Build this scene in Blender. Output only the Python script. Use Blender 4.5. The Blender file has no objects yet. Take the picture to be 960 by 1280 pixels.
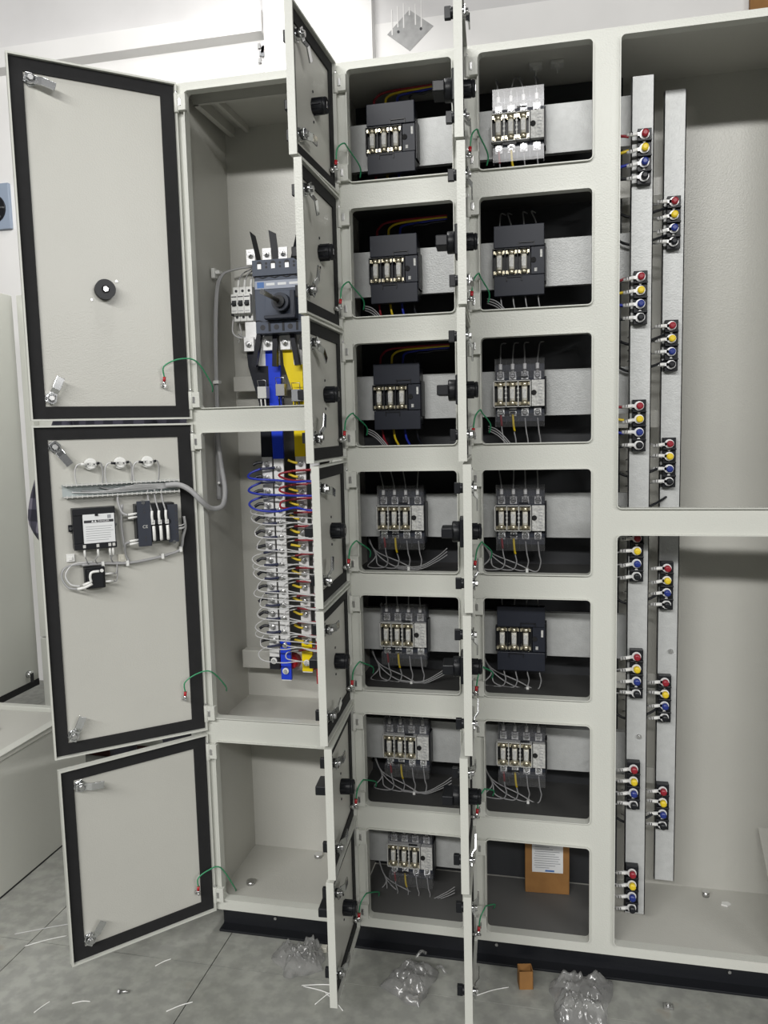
import bpy, math, random
from mathutils import Vector, Matrix, geometry, noise
random.seed(7)
S = bpy.context.scene
COL = S.collection
R = math.radians

# ------------------------------------------------------------ camera, world, lights, exposure
def cam_setup():
    yaw, pit, rol = 0.219596960, -0.105800111, -0.0237545671
    f = Vector((-math.sin(yaw)*math.cos(pit), math.cos(yaw)*math.cos(pit), math.sin(pit)))
    rt = Vector((math.cos(yaw), math.sin(yaw), 0)); up = rt.cross(f)
    r2 = math.cos(rol)*rt + math.sin(rol)*up
    u2 = -math.sin(rol)*rt + math.cos(rol)*up
    c = bpy.data.cameras.new('camera'); o = bpy.data.objects.new('camera', c); COL.objects.link(o)
    m = Matrix((r2, u2, -f)).transposed().to_4x4()
    m.translation = Vector((0.16673279, -1.7736769, 1.29166822))
    o.matrix_world = m
    c.sensor_fit = 'VERTICAL'; c.sensor_height = 36.0; c.lens = 981.0527/1280*36
    c.clip_start = 0.02
    S.camera = o
cam_setup()
S.view_settings.view_transform = 'Standard'; S.view_settings.look = 'None'
S.view_settings.gamma = 1.0; S.view_settings.use_curve_mapping = False
S.view_settings.exposure = 0.0
W = bpy.data.worlds.new('world'); S.world = W; W.use_nodes = True
W.node_tree.nodes['Background'].inputs[0].default_value = (0.93, 0.97, 1.0, 1)
W.node_tree.nodes['Background'].inputs[1].default_value = 0.025
def area(name, loc, target, sx, sy, power, col=(1, .99, .965)):
    l = bpy.data.lights.new(name, 'AREA'); l.shape = 'RECTANGLE'; l.size = sx; l.size_y = sy; l.energy = power; l.color = col
    o = bpy.data.objects.new(name, l); COL.objects.link(o); o.location = loc
    o.rotation_euler = (Vector(target)-Vector(loc)).to_track_quat('-Z', 'Y').to_euler()
area('ceiling_tube_row', (-.9, -6.4, 4.4), (-.1, 0, .9), 6.5, .3, 450)
area('ceiling_tube_right', (4.4, -4.4, 3.0), (-.3, 0, .8), 2.4, .25, 115)
area('ceiling_tube_rear', (-.7, 0.40, 3.4), (-2.0, .15, .9), 2.0, .25, 46)

# ------------------------------------------------------------ materials
MATS = {}
def mat(name, col, rough=.5, metal=0., var=0., scale=8., bump=0., bscale=400., spec=.5, detail=4, trans=0.):
    if name in MATS: return MATS[name]
    m = bpy.data.materials.new(name); m.use_nodes = True; nt = m.node_tree; N = nt.nodes; L = nt.links
    b = N['Principled BSDF']
    b.inputs['Base Color'].default_value = (*col, 1); b.inputs['Roughness'].default_value = rough
    b.inputs['Metallic'].default_value = metal; b.inputs['Specular IOR Level'].default_value = spec
    if trans: b.inputs['Transmission Weight'].default_value = trans
    tc = N.new('ShaderNodeTexCoord')
    if var:
        n = N.new('ShaderNodeTexNoise'); n.inputs['Scale'].default_value = scale; n.inputs['Detail'].default_value = detail
        L.new(tc.outputs['Object'], n.inputs['Vector'])
        r = N.new('ShaderNodeMapRange'); r.inputs[1].default_value = .3; r.inputs[2].default_value = .7
        r.inputs[3].default_value = 1-var; r.inputs[4].default_value = 1+var*.4
        L.new(n.outputs['Fac'], r.inputs[0])
        x = N.new('ShaderNodeVectorMath'); x.operation = 'SCALE'; x.inputs[0].default_value = col
        L.new(r.outputs[0], x.inputs['Scale']); L.new(x.outputs[0], b.inputs['Base Color'])
    if bump:
        n = N.new('ShaderNodeTexNoise'); n.inputs['Scale'].default_value = bscale; n.inputs['Detail'].default_value = 2
        L.new(tc.outputs['Object'], n.inputs['Vector'])
        bp = N.new('ShaderNodeBump'); bp.inputs['Strength'].default_value = bump; bp.inputs['Distance'].default_value = .002
        L.new(n.outputs['Fac'], bp.inputs['Height']); L.new(bp.outputs[0], b.inputs['Normal'])
    MATS[name] = m; return m
PAINT = mat('pebble_grey_powder_coat', (.60, .607, .56), .36, 0, .04, 3, .25, 280)
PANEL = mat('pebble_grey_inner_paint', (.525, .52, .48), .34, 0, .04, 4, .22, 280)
ZINC = mat('galvanised_sheet', (.50, .51, .505), .42, .12, .08, 60, .3, 300)
GASK = mat('black_foam_gasket', (.010, .010, .011), .85, 0, .2, 60)
BLK = mat('black_plastic', (.009, .010, .013), .4, spec=.35)
BLKP = mat('black_plinth_paint', (.006, .007, .010), .42)
DARK = mat('shade_dark_barrier', (.035, .037, .041), .5)
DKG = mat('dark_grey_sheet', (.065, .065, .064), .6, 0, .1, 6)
CHR = mat('zinc_chrome', (.78, .79, .80), .2, 1., .1, 40)
STEEL = mat('bright_steel', (.62, .62, .62), .3, 1.)
SLATE = mat('slate_plastic', (.036, .041, .056), .45, spec=.3)
NAVY = mat('cover_plastic', (.020, .023, .034), .42, spec=.28)
BREAK = mat('breaker_grey', (.070, .084, .118), .45, spec=.35)
WHT = mat('white_plastic', (.78, .78, .76), .4)
IVORY = mat('ivory_plastic', (.70, .68, .60), .4)
PALE = mat('pale_frame_plastic', (.58, .58, .56), .4)
ALU = mat('tinned_aluminium', (.84, .84, .84), .4, .25, .10, 60, .1, 120)
FUSE = mat('fuse_ceramic', (.74, .72, .64), .35)
BRASS = mat('nickel_brass', (.72, .66, .50), .28, .85)
LABEL = mat('printed_label', (.62, .62, .60), .5, 0, .35, 180)
LABW = mat('white_label', (.75, .76, .77), .45)
INK = mat('label_ink', (.03, .03, .035), .6)
INKG = mat('label_ink_grey', (.30, .31, .33), .6)
BLUEI = mat('label_blue', (.06, .16, .42), .5)
RED = mat('red_insulation', (.27, .010, .022), .4)
YEL = mat('yellow_insulation', (.72, .53, .02), .4)
BLU = mat('blue_insulation', (.018, .035, .36), .35)
NVY = mat('navy_insulation', (.012, .016, .055), .4)
GRY = mat('grey_insulation', (.34, .34, .345), .45)
LGR = mat('light_grey_insulation', (.56, .56, .56), .42)
GRN = mat('green_insulation', (.03, .27, .12), .4)
YELS = mat('yellow_sleeve', (.86, .66, .0), .35)
BLUS = mat('blue_sleeve', (.012, .05, .62), .3)
BLKS = mat('black_sleeve', (.008, .009, .015), .3)
REDS = mat('red_sleeve', (.42, .012, .02), .35)
CARD = mat('brown_cardboard', (.30, .145, .042), .8, 0, .15, 30)
CONC = None
def concrete():
    m = bpy.data.materials.new('grey_concrete'); m.use_nodes = True; nt = m.node_tree; N = nt.nodes; L = nt.links
    b = N['Principled BSDF']; b.inputs['Roughness'].default_value = .55
    tc = N.new('ShaderNodeTexCoord')
    n1 = N.new('ShaderNodeTexNoise'); n1.inputs['Scale'].default_value = 2.2; n1.inputs['Detail'].default_value = 9; n1.inputs['Roughness'].default_value = .68
    n2 = N.new('ShaderNodeTexNoise'); n2.inputs['Scale'].default_value = 28; n2.inputs['Detail'].default_value = 8
    n3 = N.new('ShaderNodeTexNoise'); n3.inputs['Scale'].default_value = 7; n3.inputs['Detail'].default_value = 3
    for n in (n1, n2, n3): L.new(tc.outputs['Object'], n.inputs['Vector'])
    r = N.new('ShaderNodeValToRGB'); r.color_ramp.elements[0].position = .3; r.color_ramp.elements[0].color = (.235, .24, .215, 1)
    r.color_ramp.elements[1].position = .72; r.color_ramp.elements[1].color = (.40, .405, .38, 1)
    L.new(n1.outputs['Fac'], r.inputs[0])
    r2 = N.new('ShaderNodeValToRGB'); r2.color_ramp.elements[0].position = .42; r2.color_ramp.elements[0].color = (.72, .72, .72, 1)
    r2.color_ramp.elements[1].position = .60; r2.color_ramp.elements[1].color = (1.08, 1.08, 1.06, 1)
    L.new(n2.outputs['Fac'], r2.inputs[0])
    mx = N.new('ShaderNodeMix'); mx.data_type = 'RGBA'; mx.blend_type = 'MULTIPLY'; mx.inputs[0].default_value = .55
    L.new(r.outputs[0], mx.inputs[6]); L.new(r2.outputs[0], mx.inputs[7])
    r3 = N.new('ShaderNodeMapRange'); r3.inputs[1].default_value = .66; r3.inputs[2].default_value = .74; r3.inputs[4].default_value = .5
    L.new(n3.outputs['Fac'], r3.inputs[0])
    mx2 = N.new('ShaderNodeMix'); mx2.data_type = 'RGBA'; mx2.inputs[7].default_value = (.21, .15, .10, 1)
    L.new(r3.outputs[0], mx2.inputs[0]); L.new(mx.outputs[2], mx2.inputs[6]); L.new(mx2.outputs[2], b.inputs['Base Color'])
    bp = N.new('ShaderNodeBump'); bp.inputs['Strength'].default_value = .25; bp.inputs['Distance'].default_value = .004
    L.new(n2.outputs['Fac'], bp.inputs['Height']); L.new(bp.outputs[0], b.inputs['Normal'])
    return m
CONC = concrete()
JOINT = mat('dark_floor_joint', (.07, .07, .065), .9)
PLAST = mat('white_wall_paint', (.82, .81, .80), .8, 0, .06, 3, .1, 30)
PLASTG = mat('greyish_plaster', (.70, .69, .69), .85, 0, .10, 2.5, .1, 30)
CEMENT = mat('cement_patch', (.40, .40, .40), .9, 0, .2, 30)
def clear_plastic(name, tint, gloss):
    m = bpy.data.materials.new(name); m.use_nodes = True; nt = m.node_tree; N = nt.nodes; L = nt.links
    N.remove(N['Principled BSDF']); out = N['Material Output']
    t = N.new('ShaderNodeBsdfTransparent'); t.inputs[0].default_value = (*tint, 1)
    g = N.new('ShaderNodeBsdfGlossy'); g.inputs['Roughness'].default_value = .2; g.inputs['Color'].default_value = (.6, .6, .6, 1)
    d = N.new('ShaderNodeBsdfDiffuse'); d.inputs[0].default_value = (.75, .75, .75, 1)
    lw = N.new('ShaderNodeLayerWeight'); lw.inputs[0].default_value = .35
    mr = N.new('ShaderNodeMapRange'); mr.inputs[3].default_value = gloss*.5; mr.inputs[4].default_value = min(1, gloss*3)
    L.new(lw.outputs['Fresnel'], mr.inputs[0])
    a = N.new('ShaderNodeMixShader'); L.new(mr.outputs[0], a.inputs[0]); L.new(t.outputs[0], a.inputs[1])
    c = N.new('ShaderNodeMixShader'); c.inputs[0].default_value = .45
    L.new(g.outputs[0], c.inputs[1]); L.new(d.outputs[0], c.inputs[2]); L.new(c.outputs[0], a.inputs[2])
    L.new(a.outputs[0], out.inputs['Surface']); return m
CLEAR = clear_plastic('clear_acrylic', (.93, .93, .94), .09)
BAGM = clear_plastic('thin_polythene', (.93, .93, .925), .26)

# ------------------------------------------------------------ mesh builder
class MB:
    def __init__(s): s.v = []; s.f = []; s.mi = []; s.sm = []; s.mats = []
    def _m(s, m):
        if m not in s.mats: s.mats.append(m)
        return s.mats.index(m)
    def add(s, vs, fs, m, smooth=False):
        o = len(s.v); s.v += [tuple(p) for p in vs]; i = s._m(m)
        for f in fs: s.f.append(tuple(o+k for k in f)); s.mi.append(i); s.sm.append(smooth)
        return s
    def box(s, x0, x1, y0, y1, z0, z1, m, M=None):
        vs = [Vector((x, y, z)) for z in (z0, z1) for y in (y0, y1) for x in (x0, x1)]
        if M is not None: vs = [M @ p for p in vs]
        return s.add(vs, [(0, 2, 3, 1), (4, 5, 7, 6), (0, 1, 5, 4), (2, 6, 7, 3), (0, 4, 6, 2), (1, 3, 7, 5)], m)
    def cyl(s, p0, p1, r0, m, r1=None, n=12, smooth=True):
        p0 = Vector(p0); p1 = Vector(p1); r1 = r0 if r1 is None else r1
        d = (p1-p0).normalized(); a = d.orthogonal().normalized(); b = d.cross(a)
        vs = []
        for p, r in ((p0, r0), (p1, r1)):
            for k in range(n):
                t = 2*math.pi*k/n; vs.append(p + r*(math.cos(t)*a + math.sin(t)*b))
        s.add(vs, [(k, (k+1) % n, n+(k+1) % n, n+k) for k in range(n)], m, smooth)
        o = [tuple(range(n-1, -1, -1))] if r0 > 1e-6 else []
        s.add(vs, o + [tuple(range(n, 2*n))], m)
        return s
    def tube(s, pts, r, m, n=6, sub=5):
        P = smooth_path([Vector(p) for p in pts], sub) if sub > 1 else [Vector(p) for p in pts]
        vs = []; prev = None
        for i, p in enumerate(P):
            d = (P[min(i+1, len(P)-1)]-P[max(i-1, 0)])
            d = d.normalized() if d.length > 1e-9 else Vector((0, 0, 1))
            if prev is None: a = d.orthogonal().normalized()
            else:
                a = prev - d*prev.dot(d); a = a.normalized() if a.length > 1e-6 else d.orthogonal().normalized()
            prev = a; b = d.cross(a)
            for k in range(n):
                t = 2*math.pi*k/n; vs.append(p + r*(math.cos(t)*a+math.sin(t)*b))
        fs = [(i*n+k, i*n+(k+1) % n, (i+1)*n+(k+1) % n, (i+1)*n+k) for i in range(len(P)-1) for k in range(n)]
        s.add(vs, fs, m, True)
        s.add(vs, [tuple(range(n-1, -1, -1)), tuple(range(len(vs)-n, len(vs)))], m)
        return s
    def prism(s, poly, m, f0, f1):          # poly: 2-D points; f0/f1 map (u, v) to 3-D
        n = len(poly); vs = [f0(*p) for p in poly]+[f1(*p) for p in poly]
        return s.add(vs, [tuple(range(n-1, -1, -1)), tuple(range(n, 2*n))]+[(k, (k+1) % n, n+(k+1) % n, n+k) for k in range(n)], m)
    def ring(s, inner, outer, m, f):        # two loops of the same length, one face ring
        n = len(inner); vs = [f(*p) for p in inner]+[f(*p) for p in outer]
        return s.add(vs, [(k, (k+1) % n, n+(k+1) % n, n+k) for k in range(n)], m)
    def wall(s, loop, m, f0, f1):
        n = len(loop); vs = [f0(*p) for p in loop]+[f1(*p) for p in loop]
        return s.add(vs, [(k, (k+1) % n, n+(k+1) % n, n+k) for k in range(n)], m)
    def mesh(s, name):
        me = bpy.data.meshes.new(name); me.from_pydata(s.v, [], s.f)
        for m in s.mats: me.materials.append(m)
        me.polygons.foreach_set('material_index', s.mi); me.polygons.foreach_set('use_smooth', s.sm)
        me.update(); return me
    def build(s, name, parent=None, bevel=0., fix=True):
        o = bpy.data.objects.new(name, s.mesh(name)); COL.objects.link(o); o.parent = parent
        if fix:
            import bmesh
            bm = bmesh.new(); bm.from_mesh(o.data); bmesh.ops.remove_doubles(bm, verts=bm.verts, dist=1e-6)
            bmesh.ops.recalc_face_normals(bm, faces=bm.faces); bm.to_mesh(o.data); bm.free()
        if bevel:
            b = o.modifiers.new('bevel', 'BEVEL'); b.width = bevel; b.segments = 2; b.limit_method = 'ANGLE'; b.angle_limit = R(40)
        return o
def smooth_path(P, sub):
    out = []
    for i in range(len(P)-1):
        p0 = P[max(i-1, 0)]; p1 = P[i]; p2 = P[i+1]; p3 = P[min(i+2, len(P)-1)]
        for k in range(sub):
            t = k/sub
            out.append(.5*((2*p1)+(p2-p0)*t+(2*p0-5*p1+4*p2-p3)*t*t+(3*p1-p0-3*p2+p3)*t**3))
    out.append(P[-1]); return out
def rr(x0, x1, z0, z1, r, n=4):
    pts = []
    for cx, cz, a in ((x1-r, z1-r, 0), (x0+r, z1-r, 90), (x0+r, z0+r, 180), (x1-r, z0+r, 270)):
        for k in range(n+1):
            t = R(a+90*k/n); pts.append((cx+r*math.cos(t), cz+r*math.sin(t)))
    return pts
def tag(o, label, cat, group=None, kind=None):
    o['label'] = label
    if cat: o['category'] = cat
    if group: o['group'] = group
    if kind: o['kind'] = kind
    return o
def empty(name, loc=(0, 0, 0), rz=0.):
    o = bpy.data.objects.new(name, None); COL.objects.link(o); o.location = loc; o.rotation_euler = (0, 0, rz)
    o.empty_display_size = .05; return o
def struct(o, label):
    o['kind'] = 'structure'; o['label'] = label; return o
def share(name, src, parent, loc=(0, 0, 0), rot=(0, 0, 0)):
    o = bpy.data.objects.new(name, src.data); COL.objects.link(o); o.parent = parent; o.location = loc; o.rotation_euler = rot
    for md in src.modifiers:
        b = o.modifiers.new(md.name, md.type)
        if md.type == 'BEVEL': b.width = md.width; b.segments = md.segments; b.limit_method = 'ANGLE'; b.angle_limit = md.angle_limit
    return o
def text_mesh(name, txt, size, m, parent, M):
    c = bpy.data.curves.new(name, 'FONT'); c.body = txt; c.size = size; c.align_x = 'CENTER'; c.align_y = 'CENTER'; c.extrude = .0001
    t = bpy.data.objects.new(name+'_tmp', c); COL.objects.link(t)
    me = bpy.data.meshes.new_from_object(t.evaluated_get(bpy.context.evaluated_depsgraph_get()))
    bpy.data.objects.remove(t); me.materials.clear(); me.materials.append(m)
    o = bpy.data.objects.new(name, me); COL.objects.link(o); o.parent = parent; o.matrix_local = M
    return o

# ------------------------------------------------------------ the room
fl = struct(MB().box(-4.5, 3, -4, 2.2, -.05, -.006, JOINT).build('floor'), 'grey concrete floor with worn slabs and joints')
xs = [-4.5, -2.3, -1.16, -.66, .9, 3.0]; ys = [-4, -1.6, -.125, 1.0, 2.2]
for i in range(len(xs)-1):
    for j in range(len(ys)-1):
        if (xs[i], ys[j]) == (-1.16, -.125) or True:
            g = .0012
            o = MB().box(xs[i]+g, xs[i+1]-g, ys[j]+g, ys[j+1]-g, -.006, 0, CONC).build('slab', fl)
YW = 1.8
struct(MB().box(-4.5, 3, YW, YW+.2, 0, 3.06, PLAST).build('wall_back'), 'white painted wall behind the switchgear cabinet')
struct(MB().box(-4.5, 3, YW, YW+.2, 3.06, 4.2, PLASTG).build('wall_upper'), 'greyish unpainted plaster at the top of the wall')
struct(MB().prism([(YW-.0, 3.06), (YW-.05, 3.075), (YW-.05, 3.165), (YW, 3.18)], PLAST, lambda a, b: (-4.5, a, b), lambda a, b: (-1.13, a, b)).build('trim_1'), 'white plaster band along the top of the wall')
struct(MB().box(-1.115, -.62, YW-.06, YW, 0, 4.2, PLAST).build('wall_pillar'), 'white pillar in the wall behind the left bay')
p = MB().prism([(-.465, 2.93), (-.36, 3.02), (-.465, 3.10), (-.565, 3.01)], CEMENT, lambda a, b: (a, YW-.002, b), lambda a, b: (a, YW+.001, b))
for k in range(6):
    xx = -.545+k*.026; h = random.uniform(.03, .08)
    p.box(xx, xx+.005, YW-.004, YW, 3.11-h-.02*abs(k-3), 3.11+.01*k % .03, PLAST)
for xx in (-.515, -.415): p.cyl((xx, YW-.004, 3.015), (xx, YW, 3.015), .006, INK, n=8)
tag(p.build('cement_patch'), 'grey diamond of bare cement on the white wall above the middle column', 'wall patch')
p = MB()
for k in range(10):
    a = random.uniform(0, 6.28); q = random.uniform(0, .02)
    p.box(-1.15+q*math.cos(a), -1.15+q*math.cos(a)+.012, YW-.012, YW, 3.0+q*3*math.sin(a), 3.0+q*3*math.sin(a)+.02, CEMENT if k % 2 else INKG)
tag(p.build('broken_plaster'), 'small broken hole in the plaster beside the pillar', 'wall damage')
f = empty('exhaust_fan', (-2.64, YW, 2.33)); tag(f, 'blue-grey exhaust fan in the wall at the left edge', 'fan')
STL = mat('blue_grey_paint', (.30, .36, .46), .5)
MB().box(-.14, .14, -.02, 0, 0, .22, STL).build('frame', f, .002)
p = MB(); p.cyl((.05, -.03, .1), (.05, -.02, .1), .07, BLK, n=20); p.build('grille', f)
p = MB()
for k in range(4):
    a = k*math.pi/2; p.box(.05-.004, .05+.004, -.036, -.03, .035, .165, STEEL, Matrix.Translation((.05, 0, .1)) @ Matrix.Rotation(a/2, 4, 'Y') @ Matrix.Translation((-.05, 0, -.1)))
p.build('guard', f)
tag(MB().box(.91, 1.5, YW-.03, YW-.002, 0, 3.6, CARD).build('wooden_board'), 'brown wooden board against the wall at the top right corner', 'board')

# ------------------------------------------------------------ the switchgear cabinet
CAB = empty('switchgear_cabinet'); tag(CAB, 'large pebble-grey switchgear cabinet with rows of opened doors', 'cabinet')
RT = [2.0805, 1.7844, 1.4858, 1.1936, .9016, .6119, .3207]      # row tops of the openings
RB = [1.8422, 1.5458, 1.2531, .9580, .6712, .3800, .0901]       # row bottoms
BL, BR, CL, CR, DL, DR, AL, AR = -.290, -.057, 0., .237, .2932, .650, -.679, -.355
AO = [(1.3517, 2.0792), (.5786, 1.2918), (.0947, .5161)]
DO = [(1.1073, 2.0812), (.0904, 1.0474)]
XL, XR, ZB, ZT, YB = -.715, .705, .062, 2.10, .285
holes = []
for t, b in zip(RT, RB): holes += [(BL, BR, b, t), (CL, CR, b, t)]
for b, t in AO: holes.append((AL, AR, b, t))
for b, t in DO: holes.append((DL, DR, b, t))
fm = MB()
F = lambda y: (lambda a, b: (a, y, b))
outer = rr(XL, XR, ZB, ZT, .004, 2)
loops = [outer]+[list(reversed(rr(*h, .009))) for h in holes]
tri = geometry.tessellate_polygon([[Vector((a, b, 0)) for a, b in l] for l in loops])
fv = [(a, 0, b) for l in loops for a, b in l]
fm.add(fv, [tuple(t) for t in tri], PAINT)
fm.wall(outer, PAINT, F(0), F(.02))
for h in holes:
    P = rr(*h, .009); Q = rr(h[0]-.0022, h[1]+.0022, h[2]-.0022, h[3]+.0022, .0112)
    fm.ring(P, Q, PAINT, F(-.007)); fm.wall(Q, PAINT, F(-.007), F(0)); fm.wall(P, PAINT, F(-.007), F(.018))
fo = fm.build('front_frame', CAB, fix=False)
import bmesh
bm = bmesh.new(); bm.from_mesh(fo.data); bmesh.ops.remove_doubles(bm, verts=bm.verts, dist=1e-6); bmesh.ops.recalc_face_normals(bm, faces=bm.faces); bm.to_mesh(fo.data); bm.free()
MB().box(XL, XL+.012, .018, YB, ZB, ZT, PANEL).build('side_panel', CAB)
MB().box(XR-.012, XR, .018, YB, ZB, ZT, PANEL).build('side_panel', CAB)
MB().box(XL+.012, XR-.012, YB-.004, YB+.002, ZB, ZT, PANEL).build('back_panel', CAB)
MB().box(XL+.012, XR-.012, .018, YB, ZT-.004, ZT, PANEL).build('top_panel', CAB)
MB().box(XL+.012, XR-.012, .018, YB, ZB+.002, ZB+.022, PANEL).build('bottom_panel', CAB)
p = MB(); p.box(XL+.02, XR-.02, .030, .036, .004, ZB, BLKP); p.box(XL+.02, XR-.02, .0, .036, 0, .006, BLKP)
p.box(XL+.02, XR-.02, .022, .036, ZB-.004, ZB, BLKP)
p.box(XL+.02, XL+.026, .03, YB, 0, ZB, BLKP); p.box(XR-.026, XR-.02, .03, YB, 0, ZB, BLKP)
p.build('plinth', CAB, .001)
bolt0 = MB().cyl((0, 0, 0), (0, -.004, 0), .004, STEEL, n=6).build('plinth_bolt', CAB); bolt0.location = (-.55, .03, .035)
for x in (-.05, .02, .55): share('plinth_bolt', bolt0, CAB, (x, .03, .035))
# partitions, shelves, mounting plates
MB().box(-.335, -.331, .018, YB-.004, .09, ZT-.004, PANEL).build('partition', CAB)
MB().box(-.032, -.029, .018, .20, .09, ZT-.004, PANEL).build('partition', CAB)
MB().box(-.331, .315, .238, .242, .09, ZT-.006, DARK).build('rear_barrier', CAB)  # compartment back; its dark colour carries the shade inside
for i in range(6):
    MB().box(-.331, .285, .018, .238, RB[i]-.022, RB[i]-.018, DKG).build('shelf', CAB)
MB().box(-.331, .285, .020, .238, .0842, .0862, mat('shade_floor_plate', (.12, .12, .117), .6)).build('shelf', CAB)  # plate added over the bottom panel, coloured dark where little light reaches
for i in range(6):
    p = MB(); p.box(-.329, .325, .139, .142, RT[i]-.172, RT[i]-.065, ZINC)
    p.box(-.329, .325, .142, .157, RT[i]-.068, RT[i]-.065, ZINC); p.box(-.329, .325, .142, .157, RT[i]-.172, RT[i]-.169, ZINC)
    p.build('mounting_plate', CAB)
p = MB(); p.box(-.329, -.033, .139, .142, RT[6]-.165, RT[6]-.06, ZINC); p.box(-.329, -.033, .142, .157, RT[6]-.063, RT[6]-.06, ZINC); p.build('mounting_plate', CAB)
MB().box(XL+.012, -.335, .018, YB-.004, .535, .539, PANEL).build('shelf', CAB)
MB().box(-.618, -.337, .262, .268, .70, 1.34, DKG).build('busbar_shade_sheet', CAB)  # added dark sheet standing in for the shade behind the busbars
MB().box(-.69, -.34, .215, .255, .640, .690, PANEL).build('busbar_support', CAB, .002)
MB().box(-.69, -.34, .235, .255, 1.40, 1.44, PANEL).build('busbar_support', CAB, .002)
p = MB()
p.box(XL+.03, -.36, .05, .06, ZT-.03, ZT-.004, PANEL); p.box(XL+.03, XL+.045, .05, .27, ZT-.03, ZT-.004, PANEL); p.box(XL+.075, XL+.085, .05, .27, ZT-.022, ZT-.004, PANEL)
p.build('top_stiffener', CAB, .001)
for (x0, x1, y0, z0, z1) in ((.322, .369, .085, .118, 2.033), (.399, .446, .165, .163, 2.027)):
    p = MB(); p.box(x0, x1, y0, y0+.002, z0, z1, ZINC); p.box(x0, x0+.002, y0, y0+.018, z0, z1, ZINC); p.box(x1-.002, x1, y0, y0+.018, z0, z1, ZINC)
    p.build('terminal_rail', CAB)
for z in (1.83, 1.30, .66, .42):
    MB().box(.30, .45, .19, .194, z-.02, z+.02, PANEL).build('rail_bracket', CAB)
for (x, y, z) in ((.430, .165, .745), (.352, .085, .56)):
    p = MB(); p.cyl((x, y, z), (x, y-.004, z), .006, STEEL, n=6); p.cyl((x, y-.004, z), (x, y-.006, z), .003, STEEL, n=8); p.build('rail_bolt', CAB)
p = MB(); p.box(.655, .69, .10, .26, .235, .245, PANEL, Matrix.Translation((.67, .2, .24)) @ Matrix.Rotation(R(35), 4, 'X') @ Matrix.Translation((-.67, -.2, -.24))); p.build('side_bracket', CAB)

# ------------------------------------------------------------ doors
HY = -.010; TD = .016
def lock_mesh(a):
    p = MB()
    p.cyl((0, 0, 0), (0, .004, 0), .0145, CHR, n=6, smooth=False); p.cyl((0, .004, 0), (0, .016, 0), .011, CHR, n=14); p.cyl((0, .016, 0), (0, .021, 0), .0065, STEEL, n=6, smooth=False)
    dx, dz = -math.cos(a), math.sin(a); nx, nz = -dz, dx; w = .0085
    prof = [(-.012, .013), (.012, .013), (.022, .020), (.050, .020)]
    vs = []
    for (u, y) in prof:
        for sgn in (-1, 1):
            for t in (0, .003): vs.append((dx*u+nx*w*sgn, y+t, dz*u+nz*w*sgn))
    fs = []
    for i in range(3):
        b = i*4; c = b+4
        fs += [(b, c, c+2, b+2), (b+1, b+3, c+3, c+1), (b, b+1, c+1, c), (b+2, c+2, c+3, b+3)]
    fs += [(0, 2, 3, 1), (12, 13, 15, 14)]
    p.add(vs, fs, CHR); return p
hinge_src = [None]
def make_hinge(parent, loc):
    if hinge_src[0] is None:
        p = MB(); p.box(-.001, .021, -.004, .0085, -.018, .018, PAINT); p.cyl((-.002, -.002, -.022), (-.002, -.002, .020), .0055, PAINT, n=10)
        p.box(.004, .010, -.006, -.003, -.008, .008, STEEL); p.cyl((-.002, -.002, .020), (-.002, -.002, .026), .0025, STEEL, n=8)
        o = p.build('hinge', parent, .0008); hinge_src[0] = o
    else: o = share('hinge', hinge_src[0], parent)
    o.location = loc; return o
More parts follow.
